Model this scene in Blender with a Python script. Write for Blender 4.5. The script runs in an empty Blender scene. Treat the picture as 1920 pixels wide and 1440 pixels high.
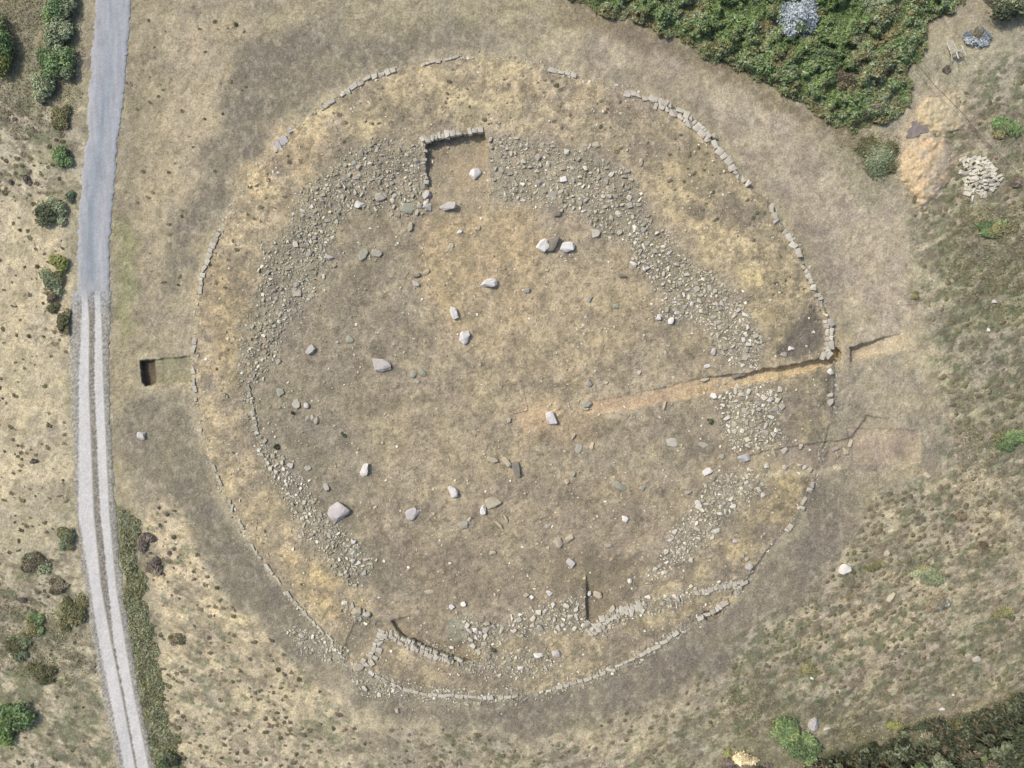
import bpy, bmesh, math, random
import numpy as np
from mathutils import Matrix, Vector, Euler

# ------------------------------------------------------------------ camera, sky, sun
SC = bpy.context.scene
S = 0.033            # metres per photo pixel on flat ground (photo is 1920 x 1440)
CH = 960 * S * 24.0 / 18.0      # height of the drone above the ground
cam_d = bpy.data.cameras.new("camera")
cam_d.lens = 24; cam_d.sensor_width = 36; cam_d.clip_end = 5000; cam_d.clip_start = 0.5
cam = bpy.data.objects.new("camera", cam_d)
cam.location = (0, 0, CH); cam.rotation_euler = (0, 0, 0)
SC.collection.objects.link(cam); SC.camera = cam
SUN_AZ = Vector((-0.86, 0.50)).normalized()     # towards the sun, seen from above
SUN_EL = math.radians(50)
world = bpy.data.worlds.new("World"); SC.world = world; world.use_nodes = True
nt = world.node_tree; bg = nt.nodes["Background"]
sky = nt.nodes.new("ShaderNodeTexSky"); sky.sky_type = 'NISHITA'; sky.sun_disc = False
sky.sun_elevation = SUN_EL
sky.sun_rotation = math.atan2(SUN_AZ.x, SUN_AZ.y)
sky.dust_density = 3.0
nt.links.new(sky.outputs[0], bg.inputs[0]); bg.inputs[1].default_value = 0.12
sun_d = bpy.data.lights.new("sun", 'SUN'); sun_d.energy = 2.0; sun_d.angle = math.radians(3.0)
sun_d.color = (1.0, 0.96, 0.88)
sun = bpy.data.objects.new("sun", sun_d)
sv = Vector((SUN_AZ.x * math.cos(SUN_EL), SUN_AZ.y * math.cos(SUN_EL), math.sin(SUN_EL)))
sun.rotation_euler = sv.to_track_quat('Z', 'Y').to_euler(); sun.location = sv * 60
SC.collection.objects.link(sun)
SC.view_settings.view_transform = 'Standard'; SC.view_settings.look = 'None'
SC.view_settings.exposure = 0.35; SC.view_settings.gamma = 1.0
SC.cycles.filter_width = 1.4
SC.cycles.max_bounces = 4; SC.cycles.diffuse_bounces = 2; SC.cycles.glossy_bounces = 1
SC.cycles.transparent_max_bounces = 4; SC.cycles.transmission_bounces = 1
GAIN = np.array([1.22, 1.24, 1.27])     # display-linear value of a white sheet lying on the ground

rng = np.random.default_rng(7); random.seed(7)
COL = SC.collection

def lin(c):
    c = np.asarray(c, float) / 255.0
    return np.where(c <= 0.04045, c / 12.92, ((c + 0.055) / 1.055) ** 2.4) / GAIN
def rgba(c): return tuple(float(v) for v in lin(c)) + (1.0,)
def P(s): return [tuple(float(v) for v in p.split(",")) for p in s.split()]

# ------------------------------------------------------------------ noise and distance
_lat = np.random.default_rng(11).random((256, 256)).astype(np.float32)
def vnoise(x, y, seed=0):
    x = x + seed * 17.31; y = y + seed * 9.77
    xi = np.floor(x).astype(np.int64); yi = np.floor(y).astype(np.int64)
    fx = (x - xi).astype(np.float32); fy = (y - yi).astype(np.float32)
    fx = fx * fx * (3 - 2 * fx); fy = fy * fy * (3 - 2 * fy)
    a = _lat[xi & 255, yi & 255]; b = _lat[(xi + 1) & 255, yi & 255]
    c = _lat[xi & 255, (yi + 1) & 255]; d = _lat[(xi + 1) & 255, (yi + 1) & 255]
    return (a * (1 - fx) + b * fx) * (1 - fy) + (c * (1 - fx) + d * fx) * fy
def fbm(x, y, seed=0, octv=4, gain=0.5):
    t = 0; a = 1; s = 0
    for o in range(octv):
        ca, sa = math.cos(o * 1.3), math.sin(o * 1.3)
        t = t + a * vnoise((x * ca - y * sa) * 2 ** o, (x * sa + y * ca) * 2 ** o, seed + o * 3); s += a; a *= gain
    return t / s          # 0..1 around 0.5
def sstep(a, b, x):
    t = np.clip((x - a) / (b - a), 0, 1); return t * t * (3 - 2 * t)
def sdf(poly, X, Y):
    """signed distance in pixels, positive inside"""
    d2 = np.full(X.shape, 1e12, np.float32); ins = np.zeros(X.shape, bool)
    n = len(poly)
    for i in range(n):
        x0, y0 = poly[i]; x1, y1 = poly[(i + 1) % n]
        ex, ey = x1 - x0, y1 - y0
        t = np.clip(((X - x0) * ex + (Y - y0) * ey) / (ex * ex + ey * ey + 1e-9), 0, 1)
        d2 = np.minimum(d2, (X - x0 - t * ex) ** 2 + (Y - y0 - t * ey) ** 2)
        if y0 != y1:
            ins ^= ((y0 > Y) != (y1 > Y)) & (X < (x1 - x0) * (Y - y0) / (y1 - y0) + x0)
    d = np.sqrt(d2); return np.where(ins, d, -d)
def mask(poly, X, Y, soft=4.0, pad=0):
    """0..1 mask with an edge `soft` pixels wide"""
    xs = [p[0] for p in poly]; ys = [p[1] for p in poly]; m = soft + 4
    sel = (X > min(xs) - m) & (X < max(xs) + m) & (Y > min(ys) - m) & (Y < max(ys) + m)
    out = np.zeros(X.shape, np.float32)
    if sel.any():
        out[sel] = sstep(-soft / 2, soft / 2, sdf(poly, X[sel], Y[sel]) + pad)
    return out
def W(px, py, z):
    k = S * (CH - z) / CH
    return (px - 960) * k, (720 - py) * k, z

# ------------------------------------------------------------------ plan of the site (photo pixels)
KERB = P("860,106 800,117 735,133 685,150 640,176 600,201 560,233 535,256 505,293 465,345 432,398 405,448 388,492 376,530 371,590 363,650 363,700 370,760 377,805 390,850 405,900 440,963 462,1012 500,1068 545,1124 595,1180 640,1235 700,1268 760,1293 830,1303 900,1308 960,1305 1030,1293 1100,1272 1170,1245 1230,1213 1300,1165 1360,1130 1402,1085 1440,1030 1490,970 1525,905 1540,850 1560,780 1566,700 1560,650 1554,600 1538,558 1512,508 1492,462 1458,408 1440,378 1400,348 1372,308 1332,258 1290,222 1248,195 1180,174 1080,142 1030,130 950,110")
TR_N = P("797,262 850,255 907,248 912,262 916,330 918,392 860,402 806,400 800,330")
PIT_W = P("264,677 291,675 294,716 286,722 272,723 266,715")
PIT_W2 = P("264,677 300,673 357,669 361,716 300,720 272,723")
TR_E = P("1105,753 1190,739 1300,713 1345,706 1400,699 1480,685 1525,675 1548,668 1562,655 1570,652 1578,662 1576,676 1500,702 1440,712 1330,738 1250,754 1180,768 1110,776 1090,770")
TR_FAR = P("1594,653 1620,645 1655,634 1689,625 1698,656 1645,664 1605,676 1594,679")
PASSAGE = P("1385,862 1440,845 1475,838 1520,832 1575,826 1598,818 1613,798 1623,780 1680,790 1728,800 1725,862 1600,876 1520,884 1450,880 1380,886")
TR_S = P("1099,1066 1140,1072 1190,1086 1196,1108 1168,1128 1140,1142 1118,1158 1100,1168")
GAP_SW = P("642,1226 650,1200 662,1172 690,1160 704,1174 690,1205 676,1228")
HOLLOW = P("736,1164 790,1150 860,1160 905,1200 905,1236 850,1238 800,1222 775,1210 750,1190")
BURNT = P("1500,605 1530,578 1545,598 1541,640 1535,658 1495,672 1452,668 1472,636")
PIT_SE = P("1316,1150 1345,1140 1360,1148 1330,1166")

RUB = [  # polygon, stones per 1000 px^2, min size, max size, patch name for labels
 ("690,258 790,258 800,330 803,402 760,420 720,400 650,400 625,455 600,500 560,470 545,420 570,350 630,300", 17, 3.5, 10, "north-western", 0.55),
 ("545,420 600,450 625,480 600,530 560,590 530,640 515,700 470,732 440,705 440,665 470,600 480,540 490,480", 20, 3, 8.5, "western", 0.6),
 ("916,250 1000,262 1110,278 1180,325 1212,375 1220,420 1200,470 1150,455 1080,400 1010,385 950,385 918,372", 17, 3.5, 11, "northern", 0.6),
 ("1180,400 1240,425 1275,470 1345,520 1400,575 1435,640 1420,690 1390,697 1335,660 1320,600 1240,605 1228,590 1250,560 1190,505 1185,480", 24, 4, 10.5, "north-eastern", 0.85),
 ("1332,735 1360,728 1440,715 1472,738 1462,790 1474,826 1430,842 1380,848 1345,800 1352,770", 30, 4, 11, "eastern", 0.95),
 ("1330,895 1400,882 1438,890 1436,920 1380,960 1340,1000 1300,1050 1262,1070 1215,1102 1208,1085 1245,1040 1262,985 1310,935", 24, 4, 10.5, "south-eastern", 0.8),
 ("480,825 520,850 560,895 605,950 640,990 690,1030 700,1075 665,1105 630,1080 600,1040 560,1000 530,930 490,880", 26, 3.5, 9.5, "south-western", 0.75),
 ("862,1150 900,1160 940,1165 990,1140 1060,1120 1098,1118 1098,1182 1040,1190 950,1196 905,1230 870,1210", 26, 4, 11.5, "southern", 0.85),
 ("1105,1180 1150,1145 1200,1130 1250,1110 1300,1100 1385,1085 1390,1100 1310,1120 1250,1150 1200,1160 1150,1175 1115,1200", 24, 4.5, 11, "southern wall", 0.8),
 ("900,1222 960,1215 1055,1222 1060,1262 1000,1270 930,1275 870,1262", 9, 3.5, 9, "southern bank", 0.6),
 ("545,1195 600,1190 650,1215 640,1230 580,1235 555,1225", 18, 4, 9.5, "outer south-western", 0.7),
 ("645,1255 690,1262 720,1290 745,1300 700,1310 660,1290", 24, 4, 11, "lower south-western", 0.9),
 ("520,1170 600,1180 640,1215 660,1245 620,1240 560,1215", 16, 3, 8, "fallen south-western", 0.8),
 ("720,1268 800,1290 900,1296 960,1294 960,1310 860,1318 760,1312 700,1290", 9, 3, 7, "bottom rim", 0.8),
 ("640,1110 670,1125 690,1160 720,1180 690,1180 650,1165", 20, 4, 11, "gap", 0.6),
 ("452,716 470,730 486,800 500,850 478,845 462,790", 20, 4, 9, "western edge", 0.6),
 ("795,1190 880,1235 930,1250 900,1262 840,1246 780,1225", 22, 3.5, 8, "small southern", 0.6),
]
HEATH = [  # bare pale soil dotted with heather tufts: polygon, tufts per 1000px^2, min, max
 ("-150,330 135,380 128,900 150,1100 190,1300 235,1590 -150,1590", 2.6, 3, 10, "pale ground left of the track"),
 ("-150,150 100,190 145,230 140,380 -150,340", 6.0, 4, 11, "pale ground left of the road"),
 ("272,980 300,930 335,965 400,1085 480,1185 560,1255 650,1320 760,1370 780,1590 330,1590 300,1250", 6.0, 3, 10, "pale ground in the lower left corner"),
 ("760,1370 1000,1385 1180,1340 1350,1250 1420,1200 1450,1300 1420,1420 1300,1590 780,1590", 6.0, 3, 10, "pale ground below the stone ring"),
 ("1420,1200 1500,1140 1600,1010 1640,930 1800,900 2070,880 2070,1240 1900,1290 1700,1340 1560,1360 1450,1300", 11.0, 3.5, 11, "slope right of the stone ring"),
 ("1700,330 1800,150 2070,60 2070,880 1800,900 1760,700 1720,450", 6.5, 4, 12, "scrub at the right edge"),
 ("240,20 420,20 560,60 420,300 330,560 260,560 230,200", 0.8, 4, 9, "dry grass beside the road"),
 ("450,330 640,190 860,125 1100,160 1300,250 1480,440 1540,600 1440,560 1300,380 1100,240 900,230 700,240 560,320 440,560 430,800 470,950 600,1130 480,1010 385,700 390,500", 2.0, 3, 9, "yellow bank of the ring"),
]
THICK = P("1040,-140 1075,8 1140,25 1200,45 1250,62 1300,90 1345,112 1380,135 1430,150 1470,175 1520,200 1565,235 1600,250 1625,235 1680,215 1712,180 1700,130 1735,90 1740,40 1800,10 1830,-30 1850,-140")
WOOD = P("1500,1450 1560,1415 1640,1400 1700,1372 1760,1350 1850,1325 1900,1305 2100,1270 2100,1600 1480,1600")

# ------------------------------------------------------------------ ground sheet
def height(X, Y):
    wx = X + (fbm(X / 60, Y / 60, 31, 2) - .5) * 10; wy = Y + (fbm(X / 60, Y / 60, 32, 2) - .5) * 10
    r = np.hypot(X - 960, (Y - 720)) * S
    h = (fbm(X / 420, Y / 420, 3, 3) - .5) * 0.5 - 0.09 * np.clip(r - 40, 0, 1e9) - 0.0
    h = np.maximum(h, -26 - 0.0 * r) + np.where(r > 150, (fbm(X / 5000, Y / 5000, 5, 3) - .5) * 26 * sstep(150, 700, r), 0)
    sd = sdf(KERB, wx * .35 + X * .65, wy * .35 + Y * .65)
    ang = np.arctan2(Y - 720, X - 960)
    stp = 0.15 + 0.17 * np.clip(np.cos(ang + .6), 0, 1)        # taller kerb step in the north-east
    prof = np.interp(sd, [-60, -1, 1.5, 45, 105, 190, 300, 2000], [0, 0.0, 1, 1.9, 2.2, 1.25, 0.9, 0.9]).astype(np.float32)
    soft_ = np.interp(sd, [-60, -14, 16, 45, 105, 190, 300, 2000], [0, 0.0, 1.1, 1.9, 2.2, 1.25, 0.9, 0.9]).astype(np.float32)
    kq = np.clip(sstep(.45, .6, fbm(X / 70, Y / 70, 77, 2)) * .45 + .9 * np.clip(np.cos(ang + .75), 0, 1) ** 2 + .8 * np.exp(-((ang - .72) / .16) ** 2) - .1, 0, 1)
    prof = prof * kq + soft_ * (1 - kq)
    h = h + prof * stp
    h = h + (fbm(X / 26, Y / 26, 8, 3) - .5) * 0.10 + (fbm(X / 7, Y / 7, 9, 2) - .5) * 0.055
    # stony bands stand a little rough
    # trenches, pits
    def cut(poly, depth, soft=2.5):
        nonlocal h
        jx = X + (fbm(X / 9, Y / 9, 41, 2) - .5) * 5; jy = Y + (fbm(X / 9, Y / 9, 42, 2) - .5) * 5
        h = h - mask(poly, jx, jy, soft) * depth
    cut(TR_N, 0.55 * (1 - sstep(262, 392, Y)) + 0.0)
    cut(PIT_W2, 0.16); cut(PIT_W, 0.30)
    cut(TR_E, 0.05 + 0.6 * sstep(1250, 1500, X))
    cut(TR_FAR, .50 * (1 - sstep(1600, 1692, X)) + 0.05)
    cut(PASSAGE, 0.15 * (1 - sstep(835, 880, Y)) * (1 - sstep(1620, 1680, X)))
    cut(TR_S, 0.32 * (1 - sstep(1104, 1170, X)) * sstep(1066, 1110, Y))
    cut(GAP_SW, 0.08, 6)
    cut(HOLLOW, 0.5 * sstep(1150, 1222, Y + (X - 740) * -0.25 + 20), 5)
    cut(BURNT, 0.22, 34); cut(P("1586,802 1700,806 1724,810 1724,868 1690,872 1600,868"), .07, 3); cut(PIT_SE, 0.3, 3)
    return h.astype(np.float32)

def ground_colour(X, Y):
    n1 = fbm(X / 150, Y / 150, 51, 4); n2 = fbm(X / 40, Y / 40, 52, 4); n3 = fbm(X / 12, Y / 12, 53, 3)
    wx = X + (fbm(X / 45, Y / 45, 61, 4) - .5) * 55; wy = Y + (fbm(X / 45, Y / 45, 62, 4) - .5) * 55
    vx = X + (fbm(X / 12, Y / 12, 63, 3) - .5) * 12; vy = Y + (fbm(X / 12, Y / 12, 64, 3) - .5) * 12
    C = np.empty(X.shape + (3,), np.float32); C[:] = (170, 159, 131)
    def put(poly, col, k=1.0, soft=40, w=2, extra=None):
        nonlocal C
        if isinstance(poly, str): poly = P(poly)
        m = mask(poly, *((wx, wy) if w == 2 else (vx, vy) if w == 1 else (X, Y)), soft) * k
        if extra is not None: m = m * extra
        C = C + (np.array(col, np.float32) - C) * m[..., None]
    def tone(m, col):
        nonlocal C
        C = C + (np.array(col, np.float32) - C) * np.clip(m, 0, 1)[..., None]
    # --- outside the ring
    put("-3000,-3000 150,-3000 150,200 -3000,200", (142, 138, 112), .9, 60)
    put("-3000,180 140,200 140,380 -3000,380", (178, 170, 145), 1, 60)
    put("-3000,330 140,350 138,950 -3000,950", (204, 189, 154), 1, 50)
    put("-3000,930 150,930 190,1200 240,1440 300,3000 -3000,3000", (182, 172, 142), 1, 60)
    put("90,350 150,350 146,980 128,980 128,500", (150, 148, 118), .6, 20)
    put("200,-200 330,-200 300,300 270,600 240,900 200,960 205,500 235,100", (158, 148, 120), .9, 30)
    put("218,420 250,420 245,600 222,640", (145, 148, 100), .6, 22)
    put("340,40 470,30 440,200 380,330 330,420 270,560 260,400 300,200", (182, 166, 136), .7, 50)
    put("440,90 620,30 860,40 1000,90 800,100 640,160 540,210 470,300 400,400 350,540 300,560 340,400 400,240", (135, 127, 110), .9, 44)
    put("620,-300 1060,-300 1100,40 1000,80 800,60 640,80", (160, 151, 122), .8, 50)
    put("1000,60 1120,50 1300,120 1500,220 1640,330 1720,470 1700,640 1600,640 1540,480 1420,330 1300,200 1100,110", (178, 165, 141), .85, 50)
    put("1000,110 1180,140 1300,205 1420,320 1500,440 1570,600 1600,590 1560,460 1450,300 1300,170 1120,100", (152, 141, 121), .7, 30)
    put("1560,380 1700,440 1720,620 1600,560", (172, 156, 135), .6, 60)
    put("1600,660 1780,640 1800,900 1640,930 1540,900 1570,760", (160, 150, 126), .85, 50)
    put("1620,770 1760,760 1790,880 1700,900 1600,890", (146, 138, 118), .6, 50)
    put("1560,885 1640,890 1720,900 1600,1000 1540,960", (148, 140, 114), .5, 40)
    put("1600,900 1760,890 1800,980 1690,1060 1590,1080 1500,1190 1340,1310 1200,1360 1000,1400 1180,1480 1500,1330 1700,1240 1900,1000 1900,880 1760,880", (188, 172, 138), .75, 60)
    put("1540,890 1620,930 1600,1010 1500,1140 1380,1240 1200,1330 1000,1378 820,1360 700,1330 640,1290 700,1285 830,1312 960,1314 1100,1284 1240,1225 1360,1150 1420,1085 1500,985", (138, 129, 111), 1, 26)
    put("225,740 340,730 375,820 405,905 450,1010 500,1080 560,1145 620,1215 600,1260 520,1215 440,1120 360,1020 300,920 240,900", (141, 133, 113), .95, 30)
    put("400,940 450,1010 500,1080 580,1170 560,1230 500,1180 420,1090 370,1000", (132, 125, 107), .95, 26)
    put("285,930 325,945 400,1085 480,1185 560,1258 650,1325 560,1380 420,1340 310,1180 275,1060", (208, 189, 150), 1, 24)
    put("300,1180 480,1250 640,1330 700,1440 650,1900 330,1900 300,1400", (196, 181, 146), .85, 60)
    put("1240,1320 1450,1230 1550,1130 1600,1080 1480,1170 1330,1280", (206, 188, 150), .8, 30)
    put("1700,380 1790,330 2400,250 2400,900 1850,880 1760,720 1730,560", (150, 148, 118), .65, 70)
    put("1780,420 2600,380 2600,620 1840,600", (98, 110, 76), .75, 50)
    put("1700,520 1800,560 1780,700 1700,700", (178, 166, 136), .5, 50)
    put("1900,380 1790,400 1760,480 1840,560 1920,620 2600,620 2600,380", (88, 102, 66), .5, 60, extra=sstep(.4, .6, n2))
    put("1690,120 1800,60 2100,20 2100,300 1850,300 1720,330 1660,250", (164, 158, 132), .8, 60)
    put("1700,210 1850,190 1920,420 1800,480 1680,380", (180, 166, 135), .7, 50)
    put("1680,270 1720,180 1780,160 1825,190 1830,250 1800,300 1800,380 1740,410 1680,340", (196, 177, 144), .85, 26)
    put("1530,240 1640,240 1690,330 1640,400 1560,330", (152, 146, 118), .7, 50)
    put("1420,1290 1700,1345 2600,1240 2600,3000 1200,3000 1380,1440", (108, 108, 82), .9, 50)
    put("1250,1350 1500,1340 1480,1500 1200,1500", (140, 136, 106), .5, 60)
    put(WOOD, (74, 76, 56), .95, 30, 1)
    put(THICK, (84, 84, 56), 1, 16, 1)
    put("1060,-20 1200,40 1340,110 1450,160 1560,235 1640,260 1590,270 1430,190 1250,100 1060,40", (138, 126, 103), .8, 26)
    put("1000,-3000 3000,-3000 3000,-20 1000,-20", (90, 95, 64), .8, 60)
    put("222,955 250,955 268,1060 296,1200 306,1330 350,1440 400,1700 330,1700 285,1440 262,1330 240,1200 226,1080", (112, 116, 84), .9, 16)
    put("250,965 285,980 300,1060 272,1080 258,1020", (125, 115, 102), .7, 20)
    # --- inside the ring
    sd = sdf(KERB, vx, vy)
    ins = sstep(-2, 3, sd)
    tone(ins, (176, 161, 134))
    band = ins * (1 - sstep(90, 130, sd + (n1 - .5) * 60))
    tone(band * .8 * sstep(.33, .55, n1 * .5 + n2 * .5), (198, 179, 140))
    put("1190,290 1290,300 1400,440 1480,480 1520,560 1470,600 1420,590 1400,540 1290,440 1200,340", (207, 187, 144), .85, 34)
    put("1400,500 1500,520 1520,580 1440,660 1410,600", (204, 184, 134), .7, 30)
    put("640,200 800,170 1000,190 1170,220 1160,260 1000,240 800,240 690,240", (201, 184, 146), .85, 30)
    put("520,240 600,260 600,330 520,320 440,370 450,330", (200, 176, 134), .7, 34)
    put("385,480 470,480 480,540 440,620 440,700 400,700 380,590", (196, 172, 130), .7, 34)
    put("520,1035 640,1060 650,1120 600,1140 540,1090", (203, 178, 132), .85, 28)
    put("600,1110 655,1105 670,1140 640,1170 590,1150", (206, 182, 132), .85, 14)
    put("1330,1010 1400,1000 1400,1050 1340,1040", (196, 176, 134), .7, 24)
    put("1300,1125 1380,1095 1390,1105 1330,1150 1260,1170", (200, 180, 136), .8, 14)
    put("1440,895 1512,885 1505,930 1470,980 1420,960", (200, 178, 130), .8, 20)
    put("1480,720 1560,700 1550,820 1480,820", (172, 160, 130), .7, 24)
    put("700,1240 1100,1210 1240,1190 1180,1240 1000,1290 760,1285", (178, 162, 130), .8, 24)
    put("490,440 760,420 800,560 760,700 480,760 520,600", (152, 143, 122), .6, 60)
    put("480,740 700,700 720,860 680,1000 780,1100 900,1130 700,1110 600,980 500,860", (147, 139, 119), .75, 50)
    put("790,400 1010,390 1020,560 960,640 840,620 790,520", (192, 168, 127), .75, 60)
    put("860,540 1180,450 1240,600 1100,720 900,730", (180, 162, 128), .6, 60)
    put("620,740 900,720 960,820 880,900 700,860", (178, 162, 130), .55, 60)
    put("1060,800 1340,740 1350,860 1180,900 1060,860", (156, 146, 124), .7, 50)
    put("700,1010 1000,1010 1200,1040 1200,1100 1000,1150 820,1130", (150, 137, 115), .8, 40)
    put("1080,1040 1200,1050 1210,1100 1110,1160 1090,1140", (138, 127, 106), .8, 16)
    put("860,880 1250,900 1300,960 1200,1040 900,1020", (163, 148, 122), .6, 50)
    put("860,540 1000,720 1100,760 1060,860 900,900", (176, 160, 128), .4, 60)
    put("950,760 1120,770 1120,830 980,830", (188, 164, 126), .6, 40)
    # stony bands: grey earth between the stones
    for r_ in RUB:
        put(r_[0], (148, 141, 124), .58 * min(1, r_[5] + .15), 34, 1)
    # random mottling: dry moss and thyme patches inside the ring
    tone(ins * sstep(.56, .70, fbm(X / 34, Y / 34, 71, 4)) * .40, (128, 119, 98))
    tone(ins * sstep(.60, .72, fbm(X / 14, Y / 14, 72, 3)) * .35, (122, 113, 92))
    tone(ins * sstep(.62, .75, fbm(X / 24, Y / 24, 73, 4)) * .28, (202, 184, 148))
    tone(band * sstep(.50, .60, fbm(X / 30, Y / 26, 74, 4)) * .45, (140, 130, 110))
    tone(band * sstep(.54, .64, fbm(X / 12, Y / 11, 75, 4)) * .45, (136, 126, 104))
    tone(ins * sstep(.62, .72, fbm(X / 5, Y / 5, 76, 2)) * .35, (118, 110, 92))
    # heath mottling outside
    sx = X * .9 + Y * .35; sy = Y * .9 - X * .35
    cov = np.zeros(X.shape, np.float32)
    BL = "-90,1040 120,1040 165,1160 235,1530 240,2500 -3000,2500 -3000,1040"
    for q, k in ((HEATH[0][0], .10), (HEATH[1][0], .70), (HEATH[2][0], .42), (HEATH[3][0], .62), (HEATH[4][0], .85), (HEATH[5][0], 1.0), (BL, .95),
                 ("1760,380 2070,330 2070,900 1860,900 1780,640", 1.25), ("1400,1180 1560,1130 1900,1180 2070,1200 2070,1330 1500,1400 1300,1400", 1.0)):
        cov = np.maximum(cov, mask(P(q), wx, wy, 80) * k)
    on = sstep(.03, .2, cov)
    dirn = np.where(X < 960, -1, 1)
    sx = X * .91 - Y * .42 * dirn; sy = Y * .91 + X * .42 * dirn
    f4 = fbm(sx / 30, sy / 15, 81, 4) * .75 + fbm(X / 80, Y / 80, 82, 3) * .25
    on = on * np.clip(.35 + cov, 0, 1)
    tone(on * sstep(.60 - .13 * cov, .66 - .13 * cov, f4) * .62, (124, 116, 96))
    f5 = fbm(sx / 24, sy / 14, 83, 4) * .7 + fbm(X / 110, Y / 110, 88, 3) * .3
    tone(on * sstep(.63 - .14 * cov, .70 - .14 * cov, f5) * .72, (108, 115, 86))
    f6 = fbm(sx / 11, sy / 6.5, 84, 3)
    tone(on * sstep(.68 - .13 * cov, .76 - .13 * cov, f6) * .60, (116, 108, 88))
    tone(on * sstep(.50, .64, fbm(sx / 18, sy / 9, 89, 4)) * (1 - .5 * sstep(.50, .60, f4)) * .55, (202, 190, 160))
    out = 1 - ins
    tone(out * sstep(.54, .68, fbm(X / 22, Y / 30, 85, 4)) * .30, (134, 126, 104))
    tone(out * sstep(.56, .70, fbm(X / 9, Y / 11, 86, 3)) * .34, (190, 179, 153))
    tone(sstep(.60, .72, fbm(X / 7, Y / 6, 87, 3)) * .30, (126, 117, 98))
    # trenches
    put(TR_N, (166, 152, 124), .9, 4, 0)
    put("845,300 900,290 905,360 860,370", (186, 164, 128), .5, 30)
    put(PIT_W2, (146, 141, 112), .9, 3, 0); put(PIT_W, (106, 94, 78), 1, 4, 0)
    put(TR_E, (194, 168, 134), .95, 5, 1)
    put("1340,690 1590,640 1595,680 1340,740", (204, 184, 146), .95, 24, 1, extra=mask(TR_E, vx, vy, 5))
    put("1555,620 1590,630 1600,690 1540,700", (198, 178, 136), .8, 24)
    put(TR_FAR, (192, 176, 146), .9, 3, 0)
    put("1560,640 1700,615 1712,655 1600,690 1560,690", (184, 169, 140), .6, 16)
    put("1660,628 1692,622 1720,660 1670,660", (196, 178, 140), .8, 12)
    put("965,765 1040,760 1060,800 990,815 960,790", (192, 166, 130), .7, 24)
    put(PASSAGE, (164, 151, 127), .7, 10, 1)
    put("1590,800 1700,806 1722,812 1722,866 1690,870 1600,866", (172, 154, 130), .6, 6, 0); put("1680,812 1700,814 1696,860 1678,858", (150, 134, 116), .4, 6, 0)
    put("1440,846 1560,834 1590,850 1590,866 1500,874 1440,868", (152, 138, 120), .5, 10, 1)
    put("1470,650 1560,650 1562,700 1480,720", (170, 158, 134), .0, 10)
    put("1440,884 1515,879 1575,872 1576,880 1515,890 1440,894", (202, 188, 154), .7, 6, 1)
    put("1270,385 1300,375 1330,392 1322,412 1290,410", (126, 117, 102), .8, 18, 1); put("1370,402 1420,396 1440,420 1390,424", (130, 122, 106), .7, 22)
    put(GAP_SW, (146, 136, 112), .9, 4, 0)
    put(TR_S, (140, 129, 106), .85, 5, 0)
    put(BURNT, (126, 117, 103), .95, 14, 1)
    put("745,1160 800,1150 820,1200 780,1210", (146, 134, 114), .7, 20, 1)
    put("835,1165 880,1150 890,1180 850,1205", (158, 157, 134), .8, 10, 1)
    v = 1.06 + (n1 - .5) * .12 + (n2 - .5) * .16 + (n3 - .5) * .22
    v = v + (rng.random(X.shape).astype(np.float32) - .5) * .20
    C = C * v[..., None]
    C[..., 2] *= .995 - (n2 - .5) * .10
    g_ = (C * [.35, .45, .20]).sum(-1, keepdims=True); C = C + (g_ - C) * .14
    return np.clip(C, 25, 250)

def axis(lo, hi, step, far):
    core = np.arange(lo, hi + .1, step); ext = []; d = step; v = hi
    while v < hi + far:
        d *= 1.09; v += d; ext.append(v)
    ext = np.array(ext); return np.concatenate([(lo - (ext - hi))[::-1], core, ext])
GX = axis(-90, 2010, 1.6, 60000); GY = axis(-90, 1530, 1.6, 60000)
GXX, GYY = np.meshgrid(GX, GY)
HG = height(GXX, GYY)
def hz(px, py):
    u = np.interp(px, GX, np.arange(len(GX))); v = np.interp(py, GY, np.arange(len(GY)))
    u = np.clip(u, 0, len(GX) - 1.001); v = np.clip(v, 0, len(GY) - 1.001)
    i = np.floor(u).astype(int); j = np.floor(v).astype(int); fu = u - i; fv = v - j
    return (HG[j, i] * (1 - fu) + HG[j, i + 1] * fu) * (1 - fv) + (HG[j + 1, i] * (1 - fu) + HG[j + 1, i + 1] * fu) * fv

def np_mesh(name, V, F, mat=None, col=None, smooth=False):
    V = np.asarray(V, np.float32); F = np.asarray(F, np.int32); n = F.shape[1]
    me = bpy.data.meshes.new(name)
    me.vertices.add(len(V)); me.vertices.foreach_set("co", V.ravel())
    me.loops.add(F.size); me.loops.foreach_set("vertex_index", F.ravel())
    me.polygons.add(len(F)); me.polygons.foreach_set("loop_start", np.arange(0, F.size, n, dtype=np.int32))
    me.polygons.foreach_set("use_smooth", np.full(len(F), smooth))
    me.update(calc_edges=True)
    if col is not None:
        a = me.color_attributes.new("Col", 'FLOAT_COLOR', 'POINT')
        c = np.ones((len(V), 4), np.float32); c[:, :3] = col; a.data.foreach_set("color", c.ravel())
    if mat: me.materials.append(mat)
    return me
def obj(name, me, parent=None, loc=None, rot=None, scale=None, label=None, cat=None, group=None, kind=None):
    o = bpy.data.objects.new(name, me); COL.objects.link(o)
    if parent: o.parent = parent
    if loc is not None: o.location = loc
    if rot is not None: o.rotation_euler = rot
    if scale is not None: o.scale = scale
    if label: o["label"] = label
    if cat: o["category"] = cat
    if group: o["group"] = group
    if kind: o["kind"] = kind
    return o

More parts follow.
